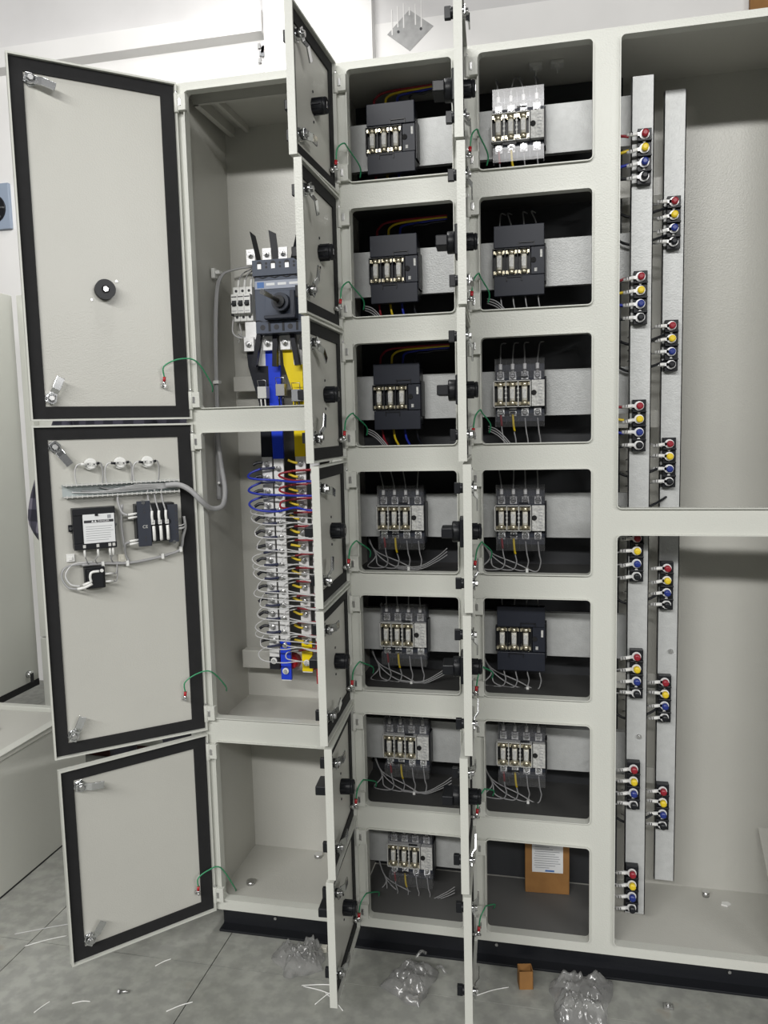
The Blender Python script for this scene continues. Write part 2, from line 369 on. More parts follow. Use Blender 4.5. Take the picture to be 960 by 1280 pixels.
def make_door(hx, ang, Wd, z0, z1, locks, gw, coupler=None, handle=True, studx=.045, studz=.07, op=None, hz=None):
    D = empty('door', (hx, HY, z0), -R(ang)); D.parent = CAB
    H = z1-z0; p = MB()
    p.box(0, Wd, -TD, -TD+.002, 0, H, PAINT)
    r = .004
    p.box(0, r, -TD+.002, 0, 0, H, PAINT); p.box(Wd-r, Wd, -TD+.002, 0, 0, H, PAINT)
    p.box(r, Wd-r, -TD+.002, 0, 0, r, PAINT); p.box(r, Wd-r, -TD+.002, 0, H-r, H, PAINT)
    p.box(r, Wd-r, -.014, -.011, r, H-r, PANEL)
    p.build('leaf', D)
    # gasket
    g = MB(); i0 = r+.001; i1 = i0+gw; P = [(i1+(.004 if hx < -.5 else 0), i1), (Wd-i1, i1), (Wd-i1, H-i1), (i1+(.004 if hx < -.5 else 0), H-i1)]; Q = [(i0, i0), (Wd-i0, i0), (Wd-i0, H-i0), (i0, H-i0)]
    g.ring(P, Q, GASK, F(-.0075)); g.wall(P, GASK, F(-.0115), F(-.0075)); g.wall(Q, GASK, F(-.0075), F(-.0115))
    g.build('gasket', D, fix=False)
    for (lx, lz, a) in locks:
        o = lock_mesh(R(a)).build('cam_lock', D, .0006); o.location = (lx, -.011, lz)
        o = MB().cyl((0, 0, 0), (0, -.007, 0), .010, BLK, n=14).box(-.005, .005, -.018, -.006, -.011, .011, BLK).build('lock_knob', D, .001); o.location = (lx, -TD, lz)
    if coupler:
        cx, cz, kind = coupler
        p = MB()
        if kind == 'disc':
            p.cyl((cx, -.011, cz), (cx, .006, cz), .022, BLK, n=28); p.cyl((cx, .006, cz), (cx, .008, cz), .0225, BLK, n=28)
            p.cyl((cx, .008, cz), (cx, .009, cz), .009, GASK, n=12); p.cyl((cx, .008, cz), (cx, .012, cz), .006, STEEL, n=6)
            p.cyl((cx-.028, -.011, cz+.022), (cx-.028, -.009, cz+.022), .0025, STEEL, n=8); p.cyl((cx+.028, -.011, cz-.022), (cx+.028, -.009, cz-.022), .0025, STEEL, n=8)
        else:
            p.cyl((cx, -.011, cz), (cx, .019, cz), .0155, BLK, n=20); p.cyl((cx, .013, cz), (cx, .017, cz), .0165, BLK, n=20)
            for k in range(8):
                a = k*math.pi/4; M = Matrix.Translation((cx, 0, cz)) @ Matrix.Rotation(a, 4, 'Y') @ Matrix.Translation((-cx, 0, -cz))
                p.box(cx-.0018, cx+.0018, -.010, .011, cz+.014, cz+.0175, BLK, M)
            p.cyl((cx, .019, cz), (cx, .0195, cz), .009, GASK, n=12); p.box(cx-.003, cx+.003, .0195, .0202, cz-.006, cz+.006, STEEL)
            p.cyl((cx, -.011, cz+.03), (cx, -.0095, cz+.03), .0028, INK, n=8); p.cyl((cx, -.011, cz-.03), (cx, -.0095, cz-.03), .0028, INK, n=8)
        p.build('shaft_coupler', D)
        if handle:
            p = MB(); p.box(cx-.03, cx+.03, -TD-.010, -TD, cz-.03, cz+.03, BLK); p.cyl((cx, -TD-.010, cz), (cx, -TD-.026, cz), .022, BLK, n=20)
            p.box(cx-.028, cx+.028, -TD-.048, -TD-.024, cz-.0105, cz+.0105, BLK); p.build('rotary_handle', D, .002)
    for h in (hz or (.045, H-.045)): make_hinge_frame(D, hx, ang, z0, h)
    # earth wire, from a stud on the leaf to the cabinet
    st = MB(); st.cyl((studx, -.011, studz), (studx, .010, studz), .0028, STEEL, n=8); st.cyl((studx, -.006, studz), (studx, -.001, studz), .006, STEEL, n=6)
    st.tube([(studx, .002, studz), (studx, .004, studz+.010)], .004, CHR, 8, 1); st.tube([(studx, .004, studz+.008), (studx-.001, .005, studz+.020)], .0036, REDS, 8, 1)
    st.build('earth_stud', D)
    Mi = (Matrix.Translation((hx, HY, z0)) @ Matrix.Rotation(-R(ang), 4, 'Z')).inverted()
    s0 = Vector((studx-.001, .005, studz+.018))
    ox, oz, inz = op
    w1 = Mi @ Vector((ox+.002, -.012, oz)); w2 = Mi @ Vector((ox+.012, .006, oz-.006)); w3 = Mi @ Vector((ox+.016, .035, inz+.02)); w4 = Mi @ Vector((ox+.012, .05, inz))
    mid = (s0*.55+w1*.45)+Vector((0, .006, .030)); w1 = w1+Vector((0, 0, .010))
    p = MB(); p.tube([s0, s0+Vector((.001, .004, .026)), mid, w1, w3, w4], .0017, GRN, 6, 5); p.build('earth_wire', D)
    return D
def make_hinge_frame(D, hx, ang, z0, h):
    o = make_hinge(D, (0, 0, 0))
    # the hinge sits flat on the frame beside the opening: undo the leaf's rotation
    a = R(ang); o.rotation_euler = (0, 0, a)
    loc = Matrix.Rotation(a, 4, 'Z') @ Vector((.001, 0, h)); o.location = (loc.x, loc.y, h)
LX = .035
def mids(i):
    top = ZT-.002 if i == 0 else (RT[i]+RB[i-1])/2-.003
    bot = ZB+.002 if i == 6 else (RB[i]+RT[i+1])/2+.003
    return bot, top
angB = [91.4, 89.6, 88.6, 86.6, 86.6, 85.0, 86.1]; angC = [85.6, 85.1, 85.8, 84.2, 85.0, 87.1, 86.3]
camB = [(-55, 0), (-65, 70), (-40, 75), (-15, 80), (0, 20), (0, 10), (0, 10)]
camC = [(0, -10), (-40, 0), (-60, 0), (-60, 60), (-60, 60), (0, 60), (0, 20)]
for i in range(7):
    b, t = mids(i); H = t-b; Wd = .275
    for hx, A, cm in ((-.312, angB[i], camB[i]), (-.022, angC[i], camC[i])):
        make_door(hx, A, Wd, b, t, [(Wd-.042, H-.048, cm[0]), (Wd-.042, .050, cm[1])], .024, None if (i == 6 and hx > -.1) else (.135, H*.49, 'cyl'), True, .036, .042, (hx+.022, b+.085, b+.05))
for (z0, z1, A, cm, cp, hz, sx, sz) in ((1.326, ZT-.002, 138.8, (-15, 65), (.185, 1.619-1.326, 'disc'), (.136, .641), .064, 1.405-1.326),
                               (.547, 1.316, 139.9, (-55, 65), None, (.153, .624), .053, .638-.547), (.064, .537, 132.3, (-5, 55), None, (.09, .406), .048, .066)):
    H = z1-z0; make_door(-.695, A, .357, z0, z1, [(.312, H-.048, cm[0]), (.312, .050, cm[1])], .027, cp, False, sx, sz, (AL, z0+hz[0]-.01+(.03 if z0 < .1 else 0), z0+hz[0]-.07))

# ------------------------------------------------------------ fuse switches
ORD = ['topmost', 'second', 'third', 'fourth', 'fifth', 'sixth', 'lowest']
fuse_src = {}
def part(key, name, parent, fn, loc=(0, 0, 0), bevel=0.):
    if key in fuse_src: return share(name, fuse_src[key], parent, loc)
    p = MB(); fn(p); o = p.build(name, parent, bevel); o.location = loc; fuse_src[key] = o; return o
FX = (-.0445, -.0165, .0115); TX = (-.044, -.016, .012, .041)
def fuse_fn(p):
    p.cyl((0, 0, .008), (0, 0, .046), .0062, FUSE, n=14)
    for z0 in (0, .043): p.cyl((0, 0, z0), (0, 0, z0+.011), .0068, BRASS, n=14)
    for z0 in (.001, .046):
        for sx in (-1, 1): p.box(sx*.0105-.0022, sx*.0105+.0022, -.004, .008, z0, z0+.007, BRASS)
        p.box(-.012, .012, .006, .008, z0, z0+.007, BRASS)
    p.box(-.0045, .0045, -.0065, -.006, .016, .038, LABEL)
def screw_fn(p):
    p.cyl((0, .004, 0), (0, -.003, 0), .0072, CHR, n=6, smooth=False); p.cyl((0, -.003, 0), (0, -.006, 0), .0048, STEEL, n=12)
    p.box(-.004, .004, -.0066, -.0058, -.0006, .0006, INK); p.box(-.008, .008, .002, .005, -.009, .009, ALU)
def fuse_switch(x0, row, black, side, wire, low):
    zt = RT[row]; E = empty('fuse_switch', (x0, .139, zt-.197))
    col = 'middle' if side == 'B' else 'right'
    tag(E, f"{'black' if black else 'clear'}-covered fuse switch in the {ORD[row]} compartment of the {col} door column", 'fuse switch', 'fuse switches behind the small doors')
    part('base%d' % black, 'base', E, lambda p: (p.box(-.056, .057, -.030, 0, .012, .145, BLK if black else SLATE), p.box(.057, .061, -.040, -.004, .03, .115, BLK)), bevel=.001)
    def cell(p):
        m = BLK if black else PALE
        p.box(-.059, .027, -.032, -.030, .046, .107, BLK)
        for x in (-.059, -.0310, -.0030, .0250): p.box(x-.0010, x+.0010, -.047, -.030, .046, .107, m)
        for z in (.046, .1055): p.box(-.060, .026, -.047, -.030, z, z+.0016, m)
        if not black:
            for x in (-.031, -.003):
                for z in (.068, .078, .088): p.cyl((x, -.048, z), (x, -.046, z), .0026, PALE, n=8)
    part('cells%d' % black, 'fuse_holder', E, cell)
    for x in FX: part('fuse', 'fuse', E, fuse_fn, (x, -.042, .0495))
    def plate(p):
        p.box(.028, .057, -.046, -.030, .047, .107, NAVY if black else LABEL)
        p.cyl((.033, -.048, .078), (.033, -.046, .078), .0062, GASK, n=12)
        if black:
            p.box(.048, .053, -.0465, -.046, .083, .1, LABEL); p.box(.035, .041, -.047, -.046, .052, .06, LABEL)
        else:
            for k in range(7): p.box(.042, .042+random.uniform(.006, .013), -.0464, -.046, .052+k*.0075, .0535+k*.0075, INKG)
    part('plate%d' % black, 'rating_plate', E, plate, bevel=.0006)
    if black:
        def cov(p, z0, z1):
            p.box(-.056, .057, -.050, -.030, z0, z1, NAVY)
        part('ctop', 'terminal_cover', E, lambda p: cov(p, .108, .157), bevel=.0012); part('cbot', 'terminal_cover', E, lambda p: cov(p, 0, .045), bevel=.0012)
        def latch(p, z0, z1, xa):
            p.box(xa, xa+.036, -.0525, -.050, z1-.002, z1, BLK); p.box(xa, xa+.002, -.0525, -.050, z0, z1, BLK); p.box(xa+.034, xa+.036, -.0525, -.050, z0, z1, BLK)
        part('latch0', 'cover_latch', E, lambda p: latch(p, .108, .118, .0)); part('latch1', 'cover_latch', E, lambda p: latch(p, .033, .043, -.028))
    else:
        for x in TX:
            part('screw', 'terminal_screw', E, screw_fn, (x, -.034, .119)); part('screw', 'terminal_screw', E, screw_fn, (x, -.034, .034))
        def cov(p, z0, z1, cap):
            p.box(-.056, .057, -.051, -.0498, z0, z1, CLEAR); p.box(-.056, .057, -.0498, -.030, cap, cap+.0012, CLEAR)
            p.box(-.056, -.0548, -.0498, -.03, z0, z1, CLEAR); p.box(.0558, .057, -.0498, -.03, z0, z1, CLEAR)
            for x in (-.03, -.002, .026): p.box(x-.0005, x+.0005, -.0498, -.035, z0+.006, z1-.006, CLEAR)
        part('kt', 'terminal_cover', E, lambda p: cov(p, .112, .157, .127)); part('kb', 'terminal_cover', E, lambda p: cov(p, 0, .031, .0285))
        part('clip0', 'latch_clip', E, lambda p: p.box(-.002, .020, -.053, -.051, .112, .116, BLK)); part('clip1', 'latch_clip', E, lambda p: p.box(-.034, -.004, -.053, -.051, .036, .040, BLK))
    cols = [RED, YEL, BLU, BLKS] if wire == 'col' else [GRY]*4
    r = .0028 if wire == 'col' else .0016
    ceil = .197-.003+.014
    for k, x in enumerate(TX):
        p = MB(); zt0 = .120
        if not black: p.tube([(x, -.034, .124), (x, -.034, .146)], .0042, WHT, 8, 1); p.box(x-.0044, x+.0044, -.0385, -.036, .13, .133, INK)
        if wire == 'col':
            p.tube([(x, -.02, zt0), (x, -.02, .165), (x+.004, -.015, .182), (x+.03, -.01, .196-.004*k), (.09, -.012, .199-.004*k), (.124, -.01, .200-.004*k)], r, cols[k], 8, 5)
        else:
            q = random.uniform(-.014, .008)
            p.tube([(x, -.034, zt0), (x, -.034, .150), (x+q*.4, -.028, .172), (x+q, -.010, .194), (x+q+.008, .03, .2)], r, GRY, 6, 5)
        p.build('supply_wire', E)
    for k, x in enumerate(TX):
        p = MB()
        if not black and k == 1: p.tube([(x, -.038, .028), (x+.002, -.04, .002), (x+.004, -.036, -.010)], .0026, YEL, 8, 3)
        if not black and k == 0: p.tube([(x, -.036, .028), (x+.002, -.034, .002)], .0026, RED, 8, 3)
        if wire == 'col': p.tube([(x, -.02, .01), (x+.004, -.02, -.02), (x+.010, -.01, -.045), (x-.03, .0, -.056)], r, cols[k], 8, 5)
        elif low:
            d = .004*k
            p.tube([(x, -.034, .02), (x+.003, -.034, -.010), (x+.006, -.028, -.032), (x-.006, -.022, -.050-d*.4), (x-.05, -.012, -.050+d), (-.075, .0, -.024+d), (-.100, .03, .008+d)], r, GRY, 6, 5)
        else:
            p.tube([(x, -.034, .02), (x+.003, -.034, -.012), (x+.006, -.03, -.030), (x+.008, -.026, -.056)], r, GRY, 6, 5)
        p.build('load_wire', E)
    if low:
        p = MB()
        if side == 'B':
            for k in range(3): p.tube([(-.02, -.020-.003*k, -.053+.004*k), (.04, -.024-.003*k, -.053+.004*k), (.085, -.03, -.032+.0055*k), (.112, -.035, -.014+.008*k)], .0012, GRY, 6, 5)
        p.box(.012, .018, -.033, -.019, -.057, -.046, WHT); p.tube([(.006, -.03, -.058), (.03, -.034, -.058)], .0014, WHT, 5, 1)
        p.build('cable_tie', E)
    return E
spec = {('B', 0): (1, 'col', 0), ('B', 1): (1, 'col', 0), ('B', 2): (1, 'col', 0), ('B', 3): (0, 'g', 1), ('B', 4): (0, 'g', 1), ('B', 5): (0, 'g', 1), ('B', 6): (0, 'g', 1),
        ('C', 0): (0, 'g', 0), ('C', 1): (1, 'g', 0), ('C', 2): (0, 'g', 0), ('C', 3): (0, 'g', 1), ('C', 4): (1, 'g', 1), ('C', 5): (0, 'g', 1)}
xB = [-.213, -.2125, -.2115, -.209, -.208, -.207, -.203]
for (c, i), (blk, wr, low) in spec.items(): fuse_switch(xB[i] if c == 'B' else .079, i, blk, c, wr, low)
def shelf_hole_note(): pass
for x, z in ((.118, 2.085), (.165, 2.085)):
    p = MB(); p.box(x-.014, x+.014, .105, .135, z+.004, z+.0105, PALE); p.box(x-.006, x+.006, .113, .127, z-.002, z+.004, PALE); p.tube([(x, .12, z), (x, .12, z-.012)], .0015, PALE, 5, 1)
    tag(p.build('tie_mount'), f"{'left' if x < .14 else 'right'} pale cable-tie mount under the roof of the topmost right compartment", 'tie mount', 'tie mounts in the topmost right compartment')
# loose bundle at lower left in the second middle compartment
for row, name in ((1, 'second'), (2, 'third')):
    for side, xo in (('middle', -.288), ('right', .003)):
        E = empty('wire_bundle', (xo+.05, .07, RB[row]-.018)); tag(E, f'grey wire bundle at the lower left of the {name} {side} compartment', 'wires', 'wire bundles in the feeder compartments')
        for k in range(3):
            p = MB(); p.tube([(-.046, .02, .046+.005*k), (-.02, .005, .032+.006*k), (.008+.005*k, 0, .001)], .0014, GRY, 6, 5); p.build('wire', E)

# ------------------------------------------------------------ box in the lowest right compartment
E = empty('carton', (.137, .215, .0864), R(3)); tag(E, 'brown carton with a white label in the lowest right compartment', 'box')
MB().box(-.056, .056, -.035, .02, 0, .15, CARD).build('body', E, .002)
p = MB(); p.box(-.038, .040, -.0358, -.035, .058, .148, LABW)
for k in range(12): p.box(-.034+random.uniform(0, .004), .034-random.uniform(0, .035), -.0362, -.0358, .07+k*.0062, .0715+k*.0062, INKG)
p.box(-.005, .018, -.0363, -.0358, .0605, .065, BLUEI); p.build('label', E)

# ------------------------------------------------------------ terminal blocks on the rails
def lug_fn(p):
    p.cyl((0, -.006, 0), (0, -.002, 0), .0104, ALU, n=14); p.box(-.020, -.006, -.006, -.003, -.0035, .0035, ALU); p.tube([(-.014, -.006, 0), (-.036, -.004, -.002)], .0042, WHT, 8, 1)
    for k in range(2): p.box(-.026-.005*k, -.0245-.005*k, -.0104, -.009, -.003, .003, INK)
def cap_fn(m): return lambda p: (p.cyl((0, -.002, 0), (0, -.013, 0), .0074, m, n=14), p.cyl((0, -.013, 0), (0, -.0155, 0), .0074, m, .004, n=14))
def term(x, y, z, which, idx, n, colour):
    E = empty('terminal_block', (x, y, z-.0575))
    tag(E, f"black four-stud terminal block on the {'left' if which == 'A' else 'right'} rail, {['topmost','second from the top','third from the top','fourth from the top','fifth from the top','sixth from the top','lowest'][idx] if idx < n-1 else 'lowest'}", 'terminal block', 'terminal blocks on the cable-alley rails')
    def base(p):
        p.box(-.0145, .0145, -.018, 0, 0, .115, BLK)
        for z0 in (.026, .0575, .089): p.box(-.0145, .0145, -.026, -.018, z0-.002, z0+.002, BLK)
        for z0 in (.0275, .0875): p.cyl((-.001, -.021, z0), (-.001, -.018, z0), .0035, WHT, n=10)
    part('tbase', 'base', E, base, bevel=.001)
    for k, m in enumerate((RED, YEL, mat('blue_cap', (.014, .03, .20), .35), BLK)):
        zz = .101-k*.029
        o = part('lug', 'lug', E, lug_fn, (-.001, -.018, zz)); o.rotation_euler = (0, R(random.uniform(-9, 7)), 0)
        part('cap%d' % k, 'stud_cap', E, cap_fn(m), (0, -.022, zz))
        p = MB(); mm, r = ((RED, YEL, BLU, BLK)[k], .0032) if colour else (GRY, .0016)
        dz = random.uniform(-.006, .004)
        p.tube([(-.033, -.022, zz-.002), (-.055, -.018, zz-.002+dz), (-.075, .01, zz+dz-.004), (-.09, .05, zz+dz-.012)] if which == 'A' else
               [(-.033, -.022, zz-.002), (-.05, -.012, zz-.002+dz), (-.070, .02, zz+dz-.004), (-.09, .05, zz+dz-.012)], r, mm, 7, 4)
        p.build('wire', E)
zA = [1.861, 1.564, 1.285, .989, .715, .446, .189]; zBk = [1.737, 1.465, 1.198, .907, .632, .361]
xA = [.348, .343, .343, .341, .343, .339, .338]
for i, z in enumerate(zA): term(xA[i], .085, z, 'A', i, 7, i < 3)
for i, z in enumerate(zBk): term(.4205-.0012*i, .165, z, 'B', i, 6, False)
# black cables looping behind the rails
for i, z in enumerate((1.76, 1.70, 1.48, 1.42, 1.18, 1.10, .88, .60, .34)):
    p = MB(); p.tube([(.27, .14, z+.03), (.30, .125, z), (.335, .12, z-.012), (.39, .14, z+.004), (.44, .20, z+.03)], .003, BLK, 7, 6)
    tag(p.build('cable'), ['topmost','second','third','fourth','fifth','sixth','seventh','eighth','lowest'][i]+' thin black cable sagging behind the terminal rails, counted downwards', 'cable', 'black cables behind the terminal rails')

# ------------------------------------------------------------ left bay: main breaker
E = empty('main_breaker', (-.500, .20, 1.545)); tag(E, 'grey four-pole main breaker with rotary shaft in the left bay', 'breaker')
MB().box(-.072, .072, -.085, 0, .0, .165, BREAK).build('body', E, .002)
p = MB(); p.box(-.074, .074, -.09, -.02, .130, .168, BREAK)
for k in range(4): p.cyl((-.055+.036*k, -.0905, .158), (-.055+.036*k, -.09, .158), .0072, INK, n=12); p.box(-.06+.036*k, -.050+.036*k, -.0908, -.0903, .146, .158, ALU)
for k in range(3):
    for zz in (.150, .159): p.cyl((-.037+.036*k, -.0905, zz), (-.037+.036*k, -.09, zz), .0032, INK, n=8)
p.build('terminal_cover', E, .001)
p = MB(); p.box(-.070, .078, -.09, -.02, -.010, .018, BREAK)
for k in range(4): p.cyl((-.052+.036*k, -.0905, .004), (-.052+.036*k, -.09, .004), .0068, INK, n=14)
for k in range(3): p.box(-.037+.036*k, -.031+.036*k, -.0908, -.09, -.006, .016, BLK)
p.build('terminal_cover', E, .001)
p = MB()
for z0, s in ((.127, 1), (.020, 1)):
    P = [(-.072+.144*k/24, z0+.0022*math.sin(k*math.pi/2.6)) for k in range(25)]
    p.tube([(a, -.0858, b) for a, b in P], .0012, INK, 5, 1)
p.build('wavy_edge', E)
p = MB(); p.box(-.070, .055, -.0865, -.085, .098, .118, mat('breaker_label', (.34, .37, .45), .5)); p.box(-.064, -.046, -.0870, -.0865, .101, .115, BLUEI)
for k in range(3): p.box(-.04+.03*k, -.018+.03*k, -.0870, -.0865, .106, .112, LABW)
p.build('label', E)
p = MB(); p.box(-.040, .040, -.100, -.085, .022, .090, BREAK); p.box(.028, .040, -.112, -.10, .030, .088, SLATE); p.box(-.040, .040, -.112, -.1, .022, .030, SLATE)
p.build('rotary_mechanism', E, .0015)
p = MB(); p.cyl((.006, -.1, .060), (.006, -.122, .060), .022, SLATE, n=20); p.cyl((.006, -.122, .060), (.006, -.130, .060), .014, BLK, n=16)
p.build('shaft_collar', E)
p = MB(); p.tube([(.004, -.125, .062), (-.006, -.20, .070)], .0055, mat('dull_steel', (.35, .34, .30), .35, 1.), 8, 1); p.cyl((-.006, -.2, .070), (-.007, -.205, .0705), .007, CHR, n=6, smooth=False)
p.build('shaft', E)
# links above and below
for k in range(3):
    x = -.092+.043*k; p = MB(); p.box(x-.012, x+.012, -.052, -.048, .166, .205, ALU); p.cyl((x, -.052, .19), (x, -.060, .19), .0075, STEEL, n=6, smooth=False); p.cyl((x, -.06, .19), (x, -.066, .19), .0045, STEEL, n=10)
    p.build('terminal_tab', E, .001)
for k in range(3):
    x = -.070+.044*k; p = MB()
    M = Matrix.Translation((x, -.045, .165)) @ Matrix.Rotation(R((-12, -6, 16)[k]), 4, 'Y') @ Matrix.Rotation(R((70, 25, 35)[k]), 4, 'Z')
    p.prism([(-.009, 0), (.009, 0), (.009, .075), (-.009, .085)], BLKS, lambda a, b: M @ Vector((a, -.0008, b)), lambda a, b: M @ Vector((a, .0008, b)))
    p.build('phase_barrier', E)
for k in range(3):
    x = (-.074, -.031, .014)[k]; p = MB(); M = Matrix.Translation((x, -.06, -.01)) @ Matrix.Rotation(R((12, 3, -8)[k]), 4, 'Y')
    p.box(-.006, .006, -.004, .012, -.080, .005, BLKS, M); p.build('phase_barrier', E)
# back plate of the small breakers
mp = MB().box(-.662, -.582, .205, .209, 1.535, 1.715, PANEL).build('breaker_plate', CAB, .001)
for k in range(3):
    x = -.636+.0175*k-.004; E = empty('circuit_breaker', (x, .2045, 1.575))
    tag(E, f"white miniature circuit breaker beside the main breaker, {['left','middle','right'][k]} of three", 'circuit breaker', 'white miniature circuit breakers')
    p = MB(); p.box(-.0085, .0085, -.044, 0, 0, .086, WHT); p.box(-.0085, .0085, -.060, -.044, .018, .066, WHT); p.build('body', E, .001)
    p = MB(); p.box(-.006, .006, -.0605, -.06, .036, .05, INK); p.box(-.0045, .0045, -.068, -.0605, .038, .044, BLK); p.build('toggle', E)
    p = MB()
    for z in (.010, .076): p.cyl((0, -.0445, z), (0, -.044, z), .0036, INK, n=10)
    p.box(-.007, .007, -.0604, -.06, .058, .0605, INK); p.box(-.006, .006, -.0604, -.06, .023, .0245, INKG); p.build('terminal_hole', E)
    p = MB(); p.tube([(0, -.03, .084), (.002, -.028, .106)], .0035, WHT, 7, 1); p.tube([(.002, -.028, .1), (.008, -.02, .122), (.03, -.004, .138)], .0016, GRY, 6, 4); p.build('supply_wire', E)
    p = MB(); p.tube([(0, -.03, .004), (.001, -.03, -.012), (.002, -.025, -.03), (-.012, -.015, -.052)], .0016, LGR, 6, 4); p.build('load_wire', E)
p = MB(); p.box(-.652, -.648, .15, .2, 1.598, 1.632, BLK); p.box(-.656, -.648, .16, .19, 1.590, 1.642, BLK)
tag(p.build('end_stop', None, .001), 'black end stop at the left of the white miniature breakers', 'end stop')
# harness down the left wall
E = empty('wiring_harness', (-.695, .12, 1.0)); tag(E, 'grey cable harness running down the left wall of the left bay', 'cable harness')
o = empty('none') if False else None
def wl(*pts): return [(x+.695, y-.12, z-1.0) for x, y, z in pts]
for k in range(3):
    p = MB(); p.tube(wl((-.60+.004*k, .175, 1.712), (-.64, .17, 1.708), (-.683+.003*k, .16, 1.69), (-.690+.003*k, .14, 1.62), (-.692+.003*k, .125, 1.45), (-.692+.003*k, .12, 1.25)), .0026, GRY, 6, 6); p.build('wire', E)
p = MB(); p.tube(wl((-.690, .12, 1.30), (-.690, .115, 1.20), (-.685, .10, 1.12)), .007, GRY, 10, 5); p.build('sleeve', E)
p = MB()
for z in (1.70, 1.42, 1.16): p.box(.001, .016, -.006 if z < 1.6 else .03, .012 if z < 1.6 else .05, z-1.004, z-.996, WHT)
p.tube(wl((-.69, .11, 1.16), (-.675, .08, 1.165)), .003, WHT, 6, 1); p.build('cable_tie', E)
p = MB(); p.box(-.70, -.690, .145, .175, 1.685, 1.71, WHT); tag(p.build('cable_tie_mount', None, .001), 'white adhesive tie base on the left wall beside the main breaker', 'tie base')
p = MB(); p.tube([(-.61, .185, 1.555), (-.635, .18, 1.535), (-.66, .175, 1.55), (-.655, .18, 1.60)], .0022, LGR, 6, 5); p.tube([(-.58, .185, 1.53), (-.61, .18, 1.525), (-.645, .175, 1.545)], .0022, GRY, 6, 5)
tag(p.build('wire_loop'), 'pale wire loop below the white miniature breakers', 'wires')

# ------------------------------------------------------------ busbars in the left bay
def busbar(name, x, w, segs, label, bolts, wires, y=.17, top=None):
    E = empty('busbar', (x, y, .60)); tag(E, label, 'busbar', 'vertical busbars in the left bay')
    Z = lambda z: z-.60
    p = MB(); p.box(-w/2, w/2, -.003, .003, Z(segs[0]), Z(segs[1]), ALU); p.build('bar', E)
    for (m, za, zb, nm) in segs[2]: MB().box(-w/2-.001, w/2+.001, -.0042, .0042, Z(za), Z(zb), m).build(nm, E, .0008)
    if top:
        m, pts = top; p = MB()
        for (xa, za), (xb, zb) in zip(pts[:-1], pts[1:]):
            p.add([(xa-w/2-x, -.004, Z(za)), (xa+w/2-x, -.004, Z(za)), (xb+w/2-x, -.004, Z(zb)), (xb-w/2-x, -.004, Z(zb)),
                   (xa-w/2-x, .004, Z(za)), (xa+w/2-x, .004, Z(za)), (xb+w/2-x, .004, Z(zb)), (xb-w/2-x, .004, Z(zb))],
                  [(0, 1, 2, 3), (4, 7, 6, 5), (0, 4, 5, 1), (2, 6, 7, 3), (0, 3, 7, 4), (1, 5, 6, 2)], m)
        p.build('upper_sleeve', E)
        xa, za = pts[0]; p = MB(); p.box(xa-x-w/2, xa-x+w/2, -.02, .004, Z(za), Z(za)+.036, ALU); p.box(xa-x-w/2+.002, xa-x+w/2+.012, -.012, .002, Z(za)+.03, Z(za)+.075, ALU)
        p.cyl((xa-x, -.02, Z(za)+.018), (xa-x, -.027, Z(za)+.018), .008, STEEL, n=6, smooth=False); p.cyl((xa-x, -.027, Z(za)+.018), (xa-x, -.034, Z(za)+.018), .0045, STEEL, n=10)
        p.build('connection_lug', E, .001)
    for z in bolts:
        def bf(p): p.cyl((0, 0, 0), (0, -.004, 0), .0075, STEEL, n=14); p.cyl((0, -.004, 0), (0, -.009, 0), .0058, STEEL, n=6, smooth=False); p.cyl((0, -.009, 0), (0, -.012, 0), .0032, STEEL, n=8)
        part('bbolt', 'bolt', E, bf, (0, -.003, Z(z)))
    for (nm, m, r, pts) in wires:
        p = MB(); p.tube([(a-x, b-y, Z(c)) for a, b, c in pts], r, m, 6, 6); p.build(nm, E)
    # end bolt
    za = segs[2][-1][1]
    p = MB(); p.cyl((0, -.004, Z(za)+.025), (0, -.010, Z(za)+.025), .0085, WHT, n=14); p.cyl((0, -.010, Z(za)+.025), (0, -.014, Z(za)+.025), .0055, CHR, n=6); p.build('end_bolt', E)
    return E
nb = 14
zb = [1.207-.0363*i for i in range(nb)]
